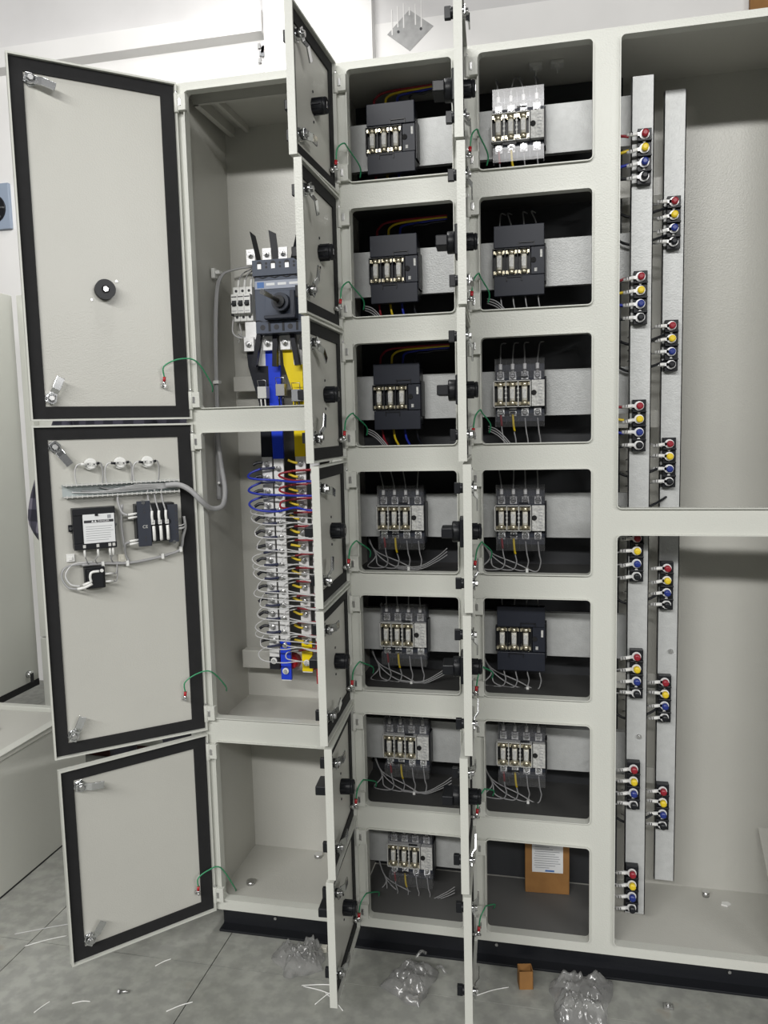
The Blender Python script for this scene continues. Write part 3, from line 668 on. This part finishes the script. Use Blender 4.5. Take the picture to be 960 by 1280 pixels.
# black: bolts slightly above the blue ones
bx, ux, yx, rx = -.577, -.545, -.485, -.447
wb = []; wu = []; wy = []; wr = []
for i, z in enumerate(zb):
    j = random.uniform(-.003, .003)
    wb.append(('tap_lug', BLKS, .0042, [(bx-.010, .160, z+.004), (bx-.022, .158, z+.003+j), (bx-.034, .155, z-.002)]))
    zu = z-.012
    wu.append(('tap_lug', NVY, .0036, [(ux-.008, .160, zu+.002), (bx+.006, .152, zu+.001), (bx-.012, .150, zu-.001+j)]))
    m, r = (BLU, .0030) if i < 3 else (LGR, .0016)
    sag = random.uniform(-.006, .004); q = 1 if i < 3 else random.uniform(.25, 1)
    wu.append(('tap_wire', m, r, [(bx-.012, .150, zu-.001+j), (bx-.012-.024*q, .142, zu-.010), (bx-.012-.026*q, .130, zu-.020), (bx-.012, .122, zu-.028+sag), (ux+.01, .12, zu-.031+sag), (yx, .11, zu-.029-sag), (rx, .10, zu-.030), (-.39, .10, zu-.032)]))
    if i in (3, 7, 9, 12): wb.append(('tap_wire', LGR if i > 2 else BLKS, .0015, [(bx-.034, .155, z-.002), (bx-.040, .14, z-.012), (bx-.025, .13, z-.020), (ux, .128, z-.026), (yx, .12, z-.026), (-.40, .11, z-.03)]))
    wy.append(('tap_lug', YEL, .0034, [(yx-.006, .160, z+.002), (yx-.016, .158, z+.004), (yx-.030, .156, z+.009+j)]))
    zr = z-.016
    wr.append(('tap_lug', RED, .0032, [(rx, .158, zr), (yx+.006, .150, zr-.001), (yx-.016, .148, zr-.003+j)]))
    m, r = (RED, .0028) if i < 3 else (LGR, .0016)
    wr.append(('tap_wire', m, r, [(yx-.016, .148, zr-.003+j), (yx-.045, .14, zr-.008), (yx-.044, .130, zr-.018+sag), (yx-.012, .122, zr-.024), (rx, .11, zr-.026), (-.39, .11, zr-.028)]))
busbar('busbar', bx, .027, (.66, 1.56, [(BLKS, 1.225, 1.46, 'sleeve'), (BLKS, .655, .69, 'sleeve')]), 'flat busbar with black sleeves, leftmost in the left bay', zb, wb, top=(BLKS, [(-.607, 1.497), (-.604, 1.46), (-.577, 1.36), (-.577, 1.2255)]))
busbar('busbar', ux, .027, (.625, 1.56, [(BLUS, 1.22, 1.46, 'sleeve'), (BLUS, .628, .735, 'sleeve')]), 'flat busbar with bright blue sleeves in the left bay', [z-.012 for z in zb], wu, top=(BLUS, [(-.556, 1.497), (-.556, 1.46), (-.550, 1.37), (-.545, 1.222)]))
busbar('busbar', yx, .027, (.65, 1.56, [(YELS, 1.225, 1.46, 'sleeve'), (YELS, .653, .735, 'sleeve')]), 'flat busbar with yellow sleeves in the left bay', zb, wy, top=(YELS, [(-.509, 1.497), (-.507, 1.46), (-.482, 1.38), (-.483, 1.30), (-.485, 1.227)]))
busbar('busbar', rx, .025, (.62, 1.30, [(REDS, 1.225, 1.30, 'sleeve'), (REDS, .62, .735, 'sleeve')]), 'flat busbar with red sleeves, nearest the small doors', [z-.016 for z in zb], wr)
for i, x in enumerate((bx, ux, yx, rx)):
    p = MB(); p.cyl((x+.006, .178, .668), (x+.006, .214, .668), .016, REDS, .022, n=18)
    tag(p.build('insulator'), f"dark red insulator behind the {['black','blue','yellow','red'][i]} busbar", 'insulator', 'busbar insulators')
# small terminals across the upper sleeves
for (x, z, m, lab) in ((-.573, 1.395, WHT, 'small white fuse terminal on the black busbar'), (-.524, 1.40, STEEL, 'grey metal clip with a rating plate between blue and yellow busbars'), (-.482, 1.385, INKG, 'small grey terminal on the yellow busbar')):
    E = empty('sense_terminal', (x, .155, z-.015)); tag(E, lab, 'terminal')
    MB().box(-.012, .012, -.015, .010, -.004, .026, m if m is not WHT else PALE).build('body', E, .001)
    p = MB(); p.tube([(-.010, -.010, .024), (-.012, -.012, .042), (.010, -.012, .042), (.010, -.010, .026)], .0012, STEEL, 6, 1); p.build('wire_clip', E)
    p = MB()
    for s in (-.006, .005): p.tube([(s, -.008, -.002), (s+.002, -.006, -.04), (s+.004, .0, -.07)], .0022, WHT if m is WHT else BLKS, 6, 3)
    p.build('lead', E)

# ------------------------------------------------------------ instruments on the middle left door (local frame of that door)
A2 = -R(139.9); Z2 = .547
def on_door(name, x, z, label, cat, group=None):
    u = Vector((math.cos(A2), math.sin(A2), 0)); n = Vector((-math.sin(A2), math.cos(A2), 0))
    q = Vector((-.695, HY, 0))+u*x+n*(-.011); E = empty(name, (q.x, q.y, z), A2); tag(E, label, cat, group); return E
# local frame: x away from the hinge, +y towards the viewer, z up
for k, (x, nm) in enumerate(((.239, 'left'), (.174, 'middle'), (.112, 'right'))):
    E = on_door('pilot_lamp', x, 1.227-.013, f'round white back of a pilot lamp above the wiring duct, {nm} of three', 'pilot lamp', 'pilot lamps on the left door')
    p = MB(); p.cyl((0, 0, .013), (0, .014, .013), .0135, WHT, n=20); p.cyl((0, .014, .013), (0, .020, .013), .0105, WHT, n=16); p.build('body', E)
    p = MB(); p.box(-.012, -.002, .02, .022, .009, .016, PALE); p.box(.001, .011, .02, .022, .010, .017, PALE); p.box(-.008, -.005, .022, .0225, .011, .014, INK); p.box(.005, .008, .022, .0225, .012, .015, INK); p.build('terminal', E)
    p = MB(); p.tube([(-.010, .022, .014), (-.018, .022, .016), (-.023, .020, .010), (-.025, .016, -.012), (-.023, .012, -.036)], .0018, GRY, 6, 5)
    p.tube([(.010, .022, .012), (.026, .022, .014), (.034, .020, .004), (.035, .016, -.014), (.032, .012, -.036)], .0018, LGR, 6, 5)
    p.tube([(.012, .0225, .0125), (.022, .0225, .014)], .003, BLK if k else WHT, 7, 1); p.tube([(-.012, .0225, .014), (-.018, .0225, .015)], .003, BLK, 7, 1); p.build('lead', E)
E = on_door('wiring_duct', .172, 1.154, 'slotted grey wiring duct full of wires on the middle left door', 'wiring duct')
DUCT = mat('duct_grey', (.40, .44, .44), .45)
p = MB(); p.box(-.130, .130, 0, .002, 0, .028, DUCT); p.build('base', E)
for z0 in (0, .0265):
    p = MB(); p.box(-.130, .130, .002, .008, z0, z0+.0015, DUCT)
    for k in range(24): p.box(-.130+.0109*k, -.130+.0109*k+.0075, .008, .024, z0, z0+.0015, DUCT)
    p.box(-.130, .130, .0235, .026, z0-.0005, z0+.002, PALE)
    for k in range(24): p.box(-.129+.0109*k, -.129+.0109*k+.002, .024, .0262, z0-.0025, z0+.004, PALE)
    p.build('slotted_side', E)
for k in range(9):
    p = MB(); zz = .006+.002*k
    p.tube([(.11-.02*k, .006+.001*k, .012+random.uniform(-.006, .008)), (.04-.008*k, .010+.001*k, zz), (-.05, .012+.001*k, .008+.0016*k), (-.132, .014, .010+.001*k)], .0016, GRY if k % 2 else LGR, 5, 5); p.build('wire', E)
# energy meter
E = on_door('power_meter', .241, 1.034, 'black power meter with white danger label on the middle left door', 'meter')
MB().box(-.046, .046, 0, .030, 0, .094, BLK).box(-.046, .046, .030, .036, .078, .094, BLK).box(-.046, .046, .03, .036, 0, .014, BLK).build('case', E, .0015)
MB().box(.028, .046, .030, .034, .014, .078, BLK).box(.044, .054, .004, .010, .040, .056, BLK).build('side_rib', E, .001)
p = MB(); p.box(-.043, .025, .0300, .0366, .014, .080, LABW)
p.box(-.041, .023, .0366, .0369, .0605, .0665, INK)
for k in range(7): p.box(-.040+random.uniform(0, .012), .020, .0366, .0368, .020+.0052*k, .0210+.0052*k, INKG)
p.box(-.036, -.028, .0366, .0369, .069, .077, INKG); p.box(-.008, -.001, .0366, .039, .076, .081, BLK)
p.build('label', E)
Mt = Matrix.Rotation(math.pi, 4, 'Z') @ Matrix.Rotation(R(90), 4, 'X')
text_mesh('lettering', '\u25B2\u25B2 DANGER', .0062, LABW, E, Matrix.Translation((-.012, .0373, .0635)) @ Mt)
MB().cyl((.049, .010, .048), (.049, .013, .048), .004, CHR, n=8).build('screw', E); MB().cyl((-.049, .004, .05), (-.049, .008, .05), .004, CHR, n=8).build('screw', E)
for x in (.025, -.004, -.030, -.039): MB().box(x-.003, x+.003, .036, .0365, .004, .011, PALE).build('terminal', E)
for x, dx in ((.025, -.004), (-.004, .006), (-.030, -.002), (-.037, .004)):
    p = MB(); p.tube([(x, .030, .004), (x-.001, .030, -.018)], .003, WHT, 7, 1); p.tube([(x-.001, .030, -.016), (x+dx, .024, -.026), (x+dx-.004, .016, -.036)], .0014, GRY, 5, 4); p.build('lead', E)
# current transformer / relay module
E = on_door('relay_module', .101, 1.031, 'wide black relay module with three white leads on the middle left door', 'relay')
p = MB(); p.box(-.042, .048, 0, .034, .008, .098, BLK); p.box(.016, .046, .034, .044, .0, .106, SLATE); p.box(-.048, -.024, .034, .040, .004, .094, SLATE)
p.box(-.030, .016, .034, .042, .050, .060, BLK); p.build('case', E, .0015)
p = MB()
for k in range(8): p.cyl((-.043, .040, .012+.011*k), (-.043, .0405, .012+.011*k), .0026, INK, n=8)
for z in (.014, .022, .080, .088): p.cyl((.030, .044, z), (.030, .0445, z), .0022, INK, n=8)
p.build('terminal_hole', E)
text_mesh('lettering', 'CE', .010, PALE, E, Matrix.Translation((.030, .0443, .046)) @ Mt)
MB().cyl((.032, .034, .103), (.032, .046, .103), .0045, CHR, n=12).build('screw', E); MB().cyl((-.036, .034, .004), (-.036, .041, .004), .0045, CHR, n=12).build('screw', E)
for k, x in enumerate((.012, -.004, -.020)):
    p = MB(); p.tube([(x, .044, .054), (x+.002, .046, .068), (x+.001, .044, .082)], .0032, WHT, 7, 3); p.tube([(x+.001, .044, .080), (x+.005, .036, .102), (x+.004, .02, .118), (x+.002, .014, .130)], .0020, GRY, 6, 4)
    p.tube([(x-.001, .044, .046), (x-.001, .047, .030), (x-.002, .042, .012)], .0038, WHT, 7, 3); p.box(x-.004, x+.004, .042, .046, .050, .060, ALU); p.build('lead', E)
p = MB()
for z in (.078, .070, .016, .009): p.tube([(.044, .036, z), (.066, .036, z-.002)], .0026, WHT, 7, 1)
p.tube([(.066, .036, .075), (.078, .03, .082), (.084, .022, .105), (.083, .016, .125)], .003, GRY, 7, 5)
p.tube([(.066, .036, .012), (.074, .026, .006), (.072, .012, -.02), (.066, .01, -.036)], .003, GRY, 7, 5)
p.tube([(.076, .026, .10), (.079, .018, .05), (.075, .018, .0)], .003, GRY, 7, 5); p.build('wiring', E)
p = MB()
for z in (.036, .042, .034): p.tube([(-.046, .036, z), (-.056, .034, z), (-.066, .026, z+.002)], .0014, LGR, 5, 3)
p.tube([(-.066, .022, .062), (-.068, .022, .036), (-.062, .018, .010), (-.056, .014, -.018), (-.030, .012, -.028), (.016, .012, -.036), (.07, .012, -.040), (.12, .012, -.036), (.170, .012, -.035)], .0034, GRY, 8, 5)
for (x, z) in ((-.056, -.018), (-.012, -.031), (.07, -.040), (.125, -.036)): p.box(x-.003, x+.003, .006, .018, z-.006, z+.006, WHT)
p.build('harness', E)
# selector switch
E = on_door('selector_switch', .246, .941, 'small black selector switch with looped leads low on the middle left door', 'switch')
MB().box(-.022, .022, 0, .026, 0, .050, BLK).box(-.018, .018, .026, .034, .002, .046, BLK).build('body', E, .002)
p = MB(); p.cyl((-.014, .034, .042), (-.014, .037, .042), .004, WHT, n=10); p.build('screw', E)
p = MB()
p.tube([(.010, .036, .018), (.012, .037, .030), (.008, .037, .040), (-.008, .036, .041)], .003, WHT, 7, 4)
p.tube([(.008, .036, .014), (.026, .034, .006), (.040, .030, .004)], .0034, WHT, 7, 2); p.tube([(.010, .036, .018), (.028, .034, .012)], .0034, WHT, 7, 1)
p.tube([(.040, .030, .004), (.058, .022, .008), (.070, .016, .030), (.064, .014, .050), (.044, .012, .057), (.0, .012, .056), (-.06, .012, .053)], .0024, GRY, 7, 6)
p.tube([(.034, .030, .010), (.052, .022, .014), (.062, .016, .032), (.056, .014, .048), (.040, .012, .060), (.0, .012, .060)], .002, LGR, 7, 6)
for z in (.032, .014): p.tube([(-.022, .026, z), (-.040, .024, z-.001)], .0026, WHT, 7, 1); p.tube([(-.038, .024, z), (-.048, .018, z-.002), (-.052, .014, z+.02), (-.050, .012, .054)], .0014, GRY, 5, 4)
p.build('lead', E)
for (x, z, nm, m) in ((.294, 1.005, 'left', WHT), (.181, .994, 'right', IVORY)):
    E2 = on_door('cable_tie_mount', x, z, f"{'white' if nm == 'left' else 'cream'} adhesive tie base on the middle left door, {nm} of two", 'tie base')
    MB().box(-.009, .009, 0, .006, 0, .018, m).box(-.004, .004, .006, .009, .004, .012, m).build('body', E2, .001)
# conduit from the duct into the bay
u = Vector((math.cos(A2), math.sin(A2), 0)); n = Vector((-math.sin(A2), math.cos(A2), 0)); h0 = Vector((-.695, HY, 0))
def dp(x, y, z): return h0+u*x+n*y+Vector((0, 0, z))
p = MB(); p.tube([dp(.075, .012, 1.170), dp(.045, .020, 1.170), dp(.020, .030, 1.155), dp(-.004, .034, 1.128), Vector((-.660, -.004, 1.108)), Vector((-.645, .03, 1.112)), Vector((-.655, .07, 1.15)), Vector((-.675, .095, 1.22)), Vector((-.688, .11, 1.30))], .0065, GRY, 10, 6)
tag(p.build('cable_conduit'), 'grey flexible cable bundle looping from the middle left door into the bay', 'cable')

# ------------------------------------------------------------ debris on the floor
def bag(name, corners, h, seed, label, knots=()):
    c = [Vector((x, y, 0)) for x, y in corners]; cen = sum(c, Vector())/4; n = 44; rnd = Vector((seed*3.1, seed*1.7, seed*.9))
    c = [q-cen for q in c]; vs = []; fs = []
    def pos(u, v): return (c[0]*(1-u)+c[1]*u)*(1-v)+(c[3]*(1-u)+c[2]*u)*v
    for layer in (0, 1):
        for a in range(n+1):
            for b in range(n+1):
                u, v = a/n, b/n; p = pos(u, v); e = min(u, 1-u, v, 1-v)*2; k = Vector((u*3, v*3, 0))+rnd
                p += Vector((noise.noise(k), noise.noise(k+Vector((9, 0, 0))), 0))*.010
                edge = min(1, e*2.4)**.6
                rid = 1-abs(noise.noise(k*1.1+Vector((3, 3, 1))))*2.0
                rid2 = 1-abs(noise.noise(k*2.6+Vector((7, 1, 4))))*2.0
                z = .0012 if layer == 0 else .0016+h*edge*max(.08, .42+.42*rid*rid*(1 if rid > 0 else -1)+.26*rid2+.2*noise.noise(k*.6))
                p.z = z; vs.append(p)
        o = layer*(n+1)**2
        for a in range(n):
            for b in range(n):
                q = (o+a*(n+1)+b, o+(a+1)*(n+1)+b, o+(a+1)*(n+1)+b+1, o+a*(n+1)+b+1); fs.append(q if layer else q[::-1])
    E = empty(name, cen); tag(E, label, 'plastic bag', 'discarded plastic bags')
    p = MB(); p.add(vs, fs, BAGM, True); p.build('sheet', E, fix=False)
    for (x, y, z, dx, dy) in knots:
        q = Vector((x, y, z))-cen; p = MB(); p.tube([q, q+Vector((dx*.5, dy*.5, .012)), q+Vector((dx, dy, .002))], .0035, BAGM, 7, 4); p.build('knot', E)
bag('plastic_bag', [(-.525, -.075), (-.455, -.140), (-.382, -.095), (-.405, -.020)], .055, 1, 'crumpled clear plastic bag on the floor below the left bay')
bag('plastic_bag', [(-.240, -.125), (-.138, -.178), (-.108, -.055), (-.180, -.035)], .036, 2, 'frosted plastic bag lying flat below the middle door column', ((-.165, -.05, .03, .02, .02), (-.115, -.06, .02, .025, -.02)))
bag('plastic_bag', [(.150, -.050), (.165, -.180), (.262, -.160), (.292, -.015)], .060, 3, 'large shiny clear plastic bag below the right door column')
E = empty('paper_tube', (.092, -.055, 0), R(12)); tag(E, 'small open brown cardboard sleeve standing on the floor', 'cardboard')
p = MB()
for a, b, c, d in ((-.016, .016, -.014, -.0128), (-.016, .016, .0128, .014), (-.016, -.0148, -.014, .014), (.0148, .016, -.014, .014)): p.box(a, b, c, d, 0, .044, CARD)
p.build('wall', E)
E = empty('screw', (-.818, -.256, .0)); tag(E, 'short dark screw lying on the floor below the left doors', 'screw')
MB().cyl((-.010, 0, .005), (.010, .006, .004), .0032, STEEL, n=8).build('shank', E); MB().cyl((-.014, -.001, .0055), (-.010, 0, .0055), .0055, STEEL, n=6, smooth=False).build('head', E)
OL = ['in the middle of the open floor below the left bay', 'nearest the bottom edge below the left bay', 'beside the dark screw', 'near the lower left corner of the floor', 'under the lowest small middle door, upper of two', 'under the lowest small middle door, lower of two', 'right of the lowest small middle door', 'forming a crooked pair beside the lowest middle door', 'between the low enclosure and the lowest left door', 'left of the small cardboard sleeve', 'just below the lowest left door']
for oi, (x, y, a, l) in enumerate(((-.67, -.27, 40, .03), (-.60, -.33, 5, .035), (-.90, -.30, 20, .02), (-.98, -.33, 70, .02), (-.37, -.145, 10, .05), (-.37, -.165, -12, .045), (-.355, -.18, 60, .03), (-.33, -.19, -40, .035), (-1.12, -.12, 35, .05), (.02, -.09, 30, .04), (-.78, -.14, 50, .02))):
    p = MB(); p.tube([(x-l*math.cos(R(a)), y-l*math.sin(R(a)), .0016), (x, y+.004, .0016), (x+l*math.cos(R(a)), y+l*math.sin(R(a)), .0016)], .0013, WHT, 5, 4)
    tag(p.build('wire_offcut'), 'thin white wire offcut '+OL[oi], 'offcut', 'wire offcuts on the floor')
p = MB(); p.tube([(-1.22, -.11, .0012), (-1.15, -.07, .0012), (-1.08, -.03, .0012), (-1.05, .02, .0012), (-1.06, .04, .0012)], .0012, LGR, 5, 6); tag(p.build('wire_strand'), 'long curved wire strand on the floor beside the low enclosure', 'wire')
p = MB(); p.prism([(-.412, .0), (-.395, .004), (-.396, .020), (-.411, .018)], IVORY, lambda a, b: (a, b-.035, .0005), lambda a, b: (a, b-.035, .012)); tag(p.build('foam_piece', None, .001), 'small cream foam piece beside the crumpled bag', 'scrap')
p = MB(); p.box(.395, .415, -.075, -.060, .0002, .006, STEEL, None); p.cyl((.405, -.067, .006), (.405, -.067, .010), .005, STEEL, n=6); tag(p.build('metal_clip', None, .001), 'small metal clip on the floor in front of the black plinth', 'scrap')
p = MB(); p.prism([(-.01, -.006), (.004, -.01), (.014, .0), (.008, .008), (-.006, .006)], WHT, lambda a, b: (.575+a, .215+b, .0845), lambda a, b: (.575+a, .215+b, .0845+.004)); tag(p.build('paper_scrap'), 'torn white paper scrap on the floor of the open right bay', 'scrap')
p = MB(); p.cyl((.535, .245, .0845), (.535, .245, .0965), .009, STEEL, n=10); tag(p.build('nut'), 'small steel nut on the floor of the open right bay', 'nut')
for (x, y, s, lab) in ((-.640, .09, .012, 'small steel washer near the front of the lowest left compartment floor'), (-.50, .25, .012, 'round steel bush at the back of the lowest left compartment')):
    p = MB(); p.cyl((x, y, .0842), (x, y, .0842+.008), s, STEEL, n=14); tag(p.build('washer'), lab, 'washer')
E = empty('carton', (.625, -.075, 0), R(-20)); tag(E, 'red and white carton corner at the lower right edge', 'box')
MB().box(0, .08, -.1, 0, 0, .03, mat('carton_red', (.42, .02, .03), .5)).build('body', E, .001); MB().box(-.004, .0, -.1, .0, 0, .03, WHT).box(-.004, .08, 0, .004, 0, .03, WHT).build('flap', E)

# ------------------------------------------------------------ background on the left
E = empty('low_enclosure', (-1.7, .1, 0)); tag(E, 'pebble-grey enclosure lying on its back on the floor at the left', 'enclosure')
p = MB(); p.box(-.50, .335, -.55, .355, .006, .385, PAINT); p.build('body', E, .002)
p = MB()
for a, b, c, d in ((-.50, .335, -.55, -.525), (-.50, .335, .330, .355), (-.50, -.47, -.525, .330), (.305, .335, -.525, .330)): p.box(a, b, c, d, .385, .402, PAINT)
p.build('rim', E, .002)
MB().box(-.46, .295, -.515, .320, .385, .392, PANEL).build('cover', E, .001)
MB().box(-.50, .333, -.548, .353, 0, .006, BLKP).build('base_gasket', E)
p = MB(); p.tube([(.13, .14, .393), (.14, .142, .402), (.17, .150, .402), (.18, .152, .393)], .004, PALE, 8, 3); p.build('pull', E)
E = empty('background_cabinet', (-1.55, 1.15, 0)); tag(E, 'second pale cabinet with an open door behind the low enclosure', 'cabinet')
p = MB(); p.box(-.30, .40, -.20, .25, .06, 1.83, PAINT); p.box(-.30, -.262, -.235, -.20, .50, 1.83, PAINT); p.box(-.30, -.25, -.235, -.20, .06, .495, PAINT); p.build('carcass', E, .002)
p = MB(); p.box(-.335, -.318, -.68, -.235, .305, 1.83, PAINT); p.build('door', E, .002)
MB().box(-.318, -.314, -.67, -.24, .305, .33, GASK).build('gasket', E)
p = MB(); p.cyl((-.318, -.30, .365), (-.300, -.30, .365), .014, CHR, n=12); p.box(-.302, -.298, -.308, -.292, .335, .370, BLK); p.build('cam_lock', E)
MB().box(-.29, .39, -.19, .24, 0, .06, mat('dark_red_oxide', (.08, .02, .015), .6)).build('plinth', E)

# ------------------------------------------------------------ the person behind the left doors
def person():
    J = {'pel': (-1.24, .66, .95, .135), 'wai': (-1.25, .65, 1.10, .125), 'che': (-1.26, .63, 1.32, .145), 'nec': (-1.26, .61, 1.50, .058), 'hd0': (-1.26, .59, 1.56, .075), 'hd1': (-1.26, .58, 1.66, .088), 'hd2': (-1.26, .585, 1.73, .06),
         'sl': (-1.44, .63, 1.40, .068), 'el': (-1.555, .58, 1.02, .066), 'wl': (-1.36, .44, .93, .036), 'pl': (-1.29, .405, .94, .034),
         'sr': (-1.08, .63, 1.40, .068), 'er': (-1.02, .58, 1.10, .052), 'wr': (-1.08, .42, 1.0, .034), 'pr': (-1.11, .37, .99, .032),
         'hl': (-1.33, .66, .90, .095), 'kl': (-1.34, .63, .50, .066), 'al': (-1.35, .66, .09, .045), 'tl': (-1.36, .53, .035, .035),
         'hr': (-1.15, .66, .90, .095), 'kr': (-1.14, .63, .50, .066), 'ar': (-1.13, .66, .09, .045), 'tr': (-1.12, .53, .035, .035)}
    E_ = [('pel', 'wai'), ('wai', 'che'), ('che', 'nec'), ('nec', 'hd0'), ('hd0', 'hd1'), ('hd1', 'hd2'), ('che', 'sl'), ('sl', 'el'), ('el', 'wl'), ('wl', 'pl'), ('che', 'sr'), ('sr', 'er'), ('er', 'wr'), ('wr', 'pr'),
          ('pel', 'hl'), ('hl', 'kl'), ('kl', 'al'), ('al', 'tl'), ('pel', 'hr'), ('hr', 'kr'), ('kr', 'ar'), ('ar', 'tr')]
    for s, (px, py, pz) in (('l', J['pl'][:3]), ('r', J['pr'][:3])):
        for k in range(4):
            dx = (k-1.5)*.018; a = s+'f%d' % k; b = s+'g%d' % k
            L_ = (.05, .062, .058, .045)[k]
            J[a] = (px+dx*1.2, py-.04, pz-.004, .0095); J[b] = (px+dx*1.3, py-.04-L_*.6, pz-.02, .008); E_ += [('p'+s, a), (a, b)]
        sg = 1 if s == 'l' else -1
        J[s+'t'] = (px+sg*.034, py-.01, pz+.006, .011); J[s+'u'] = (px+sg*.044, py-.036, pz+.004, .009); E_ += [('p'+s, s+'t'), (s+'t', s+'u')]
    names = list(J); base = Vector((-1.24, .63, 0))
    me = bpy.data.meshes.new('person'); me.from_pydata([Vector(J[k][:3])-base for k in names], [(names.index(a), names.index(b)) for a, b in E_], [])
    o = bpy.data.objects.new('person', me); COL.objects.link(o)
    sk = o.modifiers.new('skin', 'SKIN')
    sv = me.skin_vertices[0].data
    for i, k in enumerate(names): sv[i].radius = (J[k][3], J[k][3]*(.8 if k in ('pel', 'wai', 'che') else 1)); sv[i].use_root = (k == 'pel')
    o.modifiers.new('sub', 'SUBSURF').levels = 2
    bpy.context.view_layer.update()
    m2 = bpy.data.meshes.new_from_object(o.evaluated_get(bpy.context.evaluated_depsgraph_get()))
    bpy.data.objects.remove(o)
    plaid = bpy.data.materials.new('plaid_cloth'); plaid.use_nodes = True; nt = plaid.node_tree; N = nt.nodes; L = nt.links; b = N['Principled BSDF']; b.inputs['Roughness'].default_value = .9
    tc = N.new('ShaderNodeTexCoord'); sep = N.new('ShaderNodeSeparateXYZ'); L.new(tc.outputs['Object'], sep.inputs[0])
    def stripe(out, per, off):
        a = N.new('ShaderNodeMath'); a.operation = 'MULTIPLY'; a.inputs[1].default_value = 6.283/per; L.new(out, a.inputs[0])
        s = N.new('ShaderNodeMath'); s.operation = 'SINE'; L.new(a.outputs[0], s.inputs[0])
        g = N.new('ShaderNodeMapRange'); g.inputs[1].default_value = -.1; g.inputs[2].default_value = .2; L.new(s.outputs[0], g.inputs[0]); return g.outputs[0]
    s1 = stripe(sep.outputs[2], .075, 0); s2 = stripe(sep.outputs[0], .07, 0)
    ad = N.new('ShaderNodeMath'); ad.operation = 'ADD'; L.new(s1, ad.inputs[0]); L.new(s2, ad.inputs[1])
    rp = N.new('ShaderNodeValToRGB'); rp.color_ramp.elements[0].color = (.012, .012, .022, 1); rp.color_ramp.elements[1].color = (.16, .15, .19, 1); rp.color_ramp.elements.new(.5).color = (.045, .043, .065, 1)
    mm = N.new('ShaderNodeMath'); mm.operation = 'MULTIPLY'; mm.inputs[1].default_value = .5; L.new(ad.outputs[0], mm.inputs[0]); L.new(mm.outputs[0], rp.inputs[0]); L.new(rp.outputs[0], b.inputs['Base Color'])
    m2.materials.clear()
    for m in (plaid, mat('dark_trousers', (.03, .03, .04), .9), mat('skin', (.30, .17, .11), .55), mat('black_hair', (.01, .009, .008), .6), mat('dark_shoes', (.02, .018, .016), .5)): m2.materials.append(m)
    for f in m2.polygons:
        c = f.center; f.use_smooth = True; z = c.z
        if z > 1.50: f.material_index = 3 if (z > 1.70 or (c.y > -.02 and z > 1.58)) else 2
        elif z < .10: f.material_index = 4
        elif c.y < -.19 and z > .7: f.material_index = 2
        elif z < .93 and c.y > -.16 and abs(c.x) < .25: f.material_index = 1
        else: f.material_index = 0
    zmin = min(v.co.z for v in m2.vertices)
    for v in m2.vertices: v.co.z -= zmin
    # face: nose, eyes, mouth and ears pressed out of the same surface
    for v in m2.vertices:
        c = v.co
        if c.z > 1.5 and c.y < -.08:
            v.co.y -= .022*math.exp(-((c.x+.02)**2+(c.z-1.62)**2*.6)/.00025)
    o = bpy.data.objects.new('person', m2); COL.objects.link(o); o.location = base
    tag(o, 'person in a dark plaid shirt standing behind the left doors', 'person')
person()
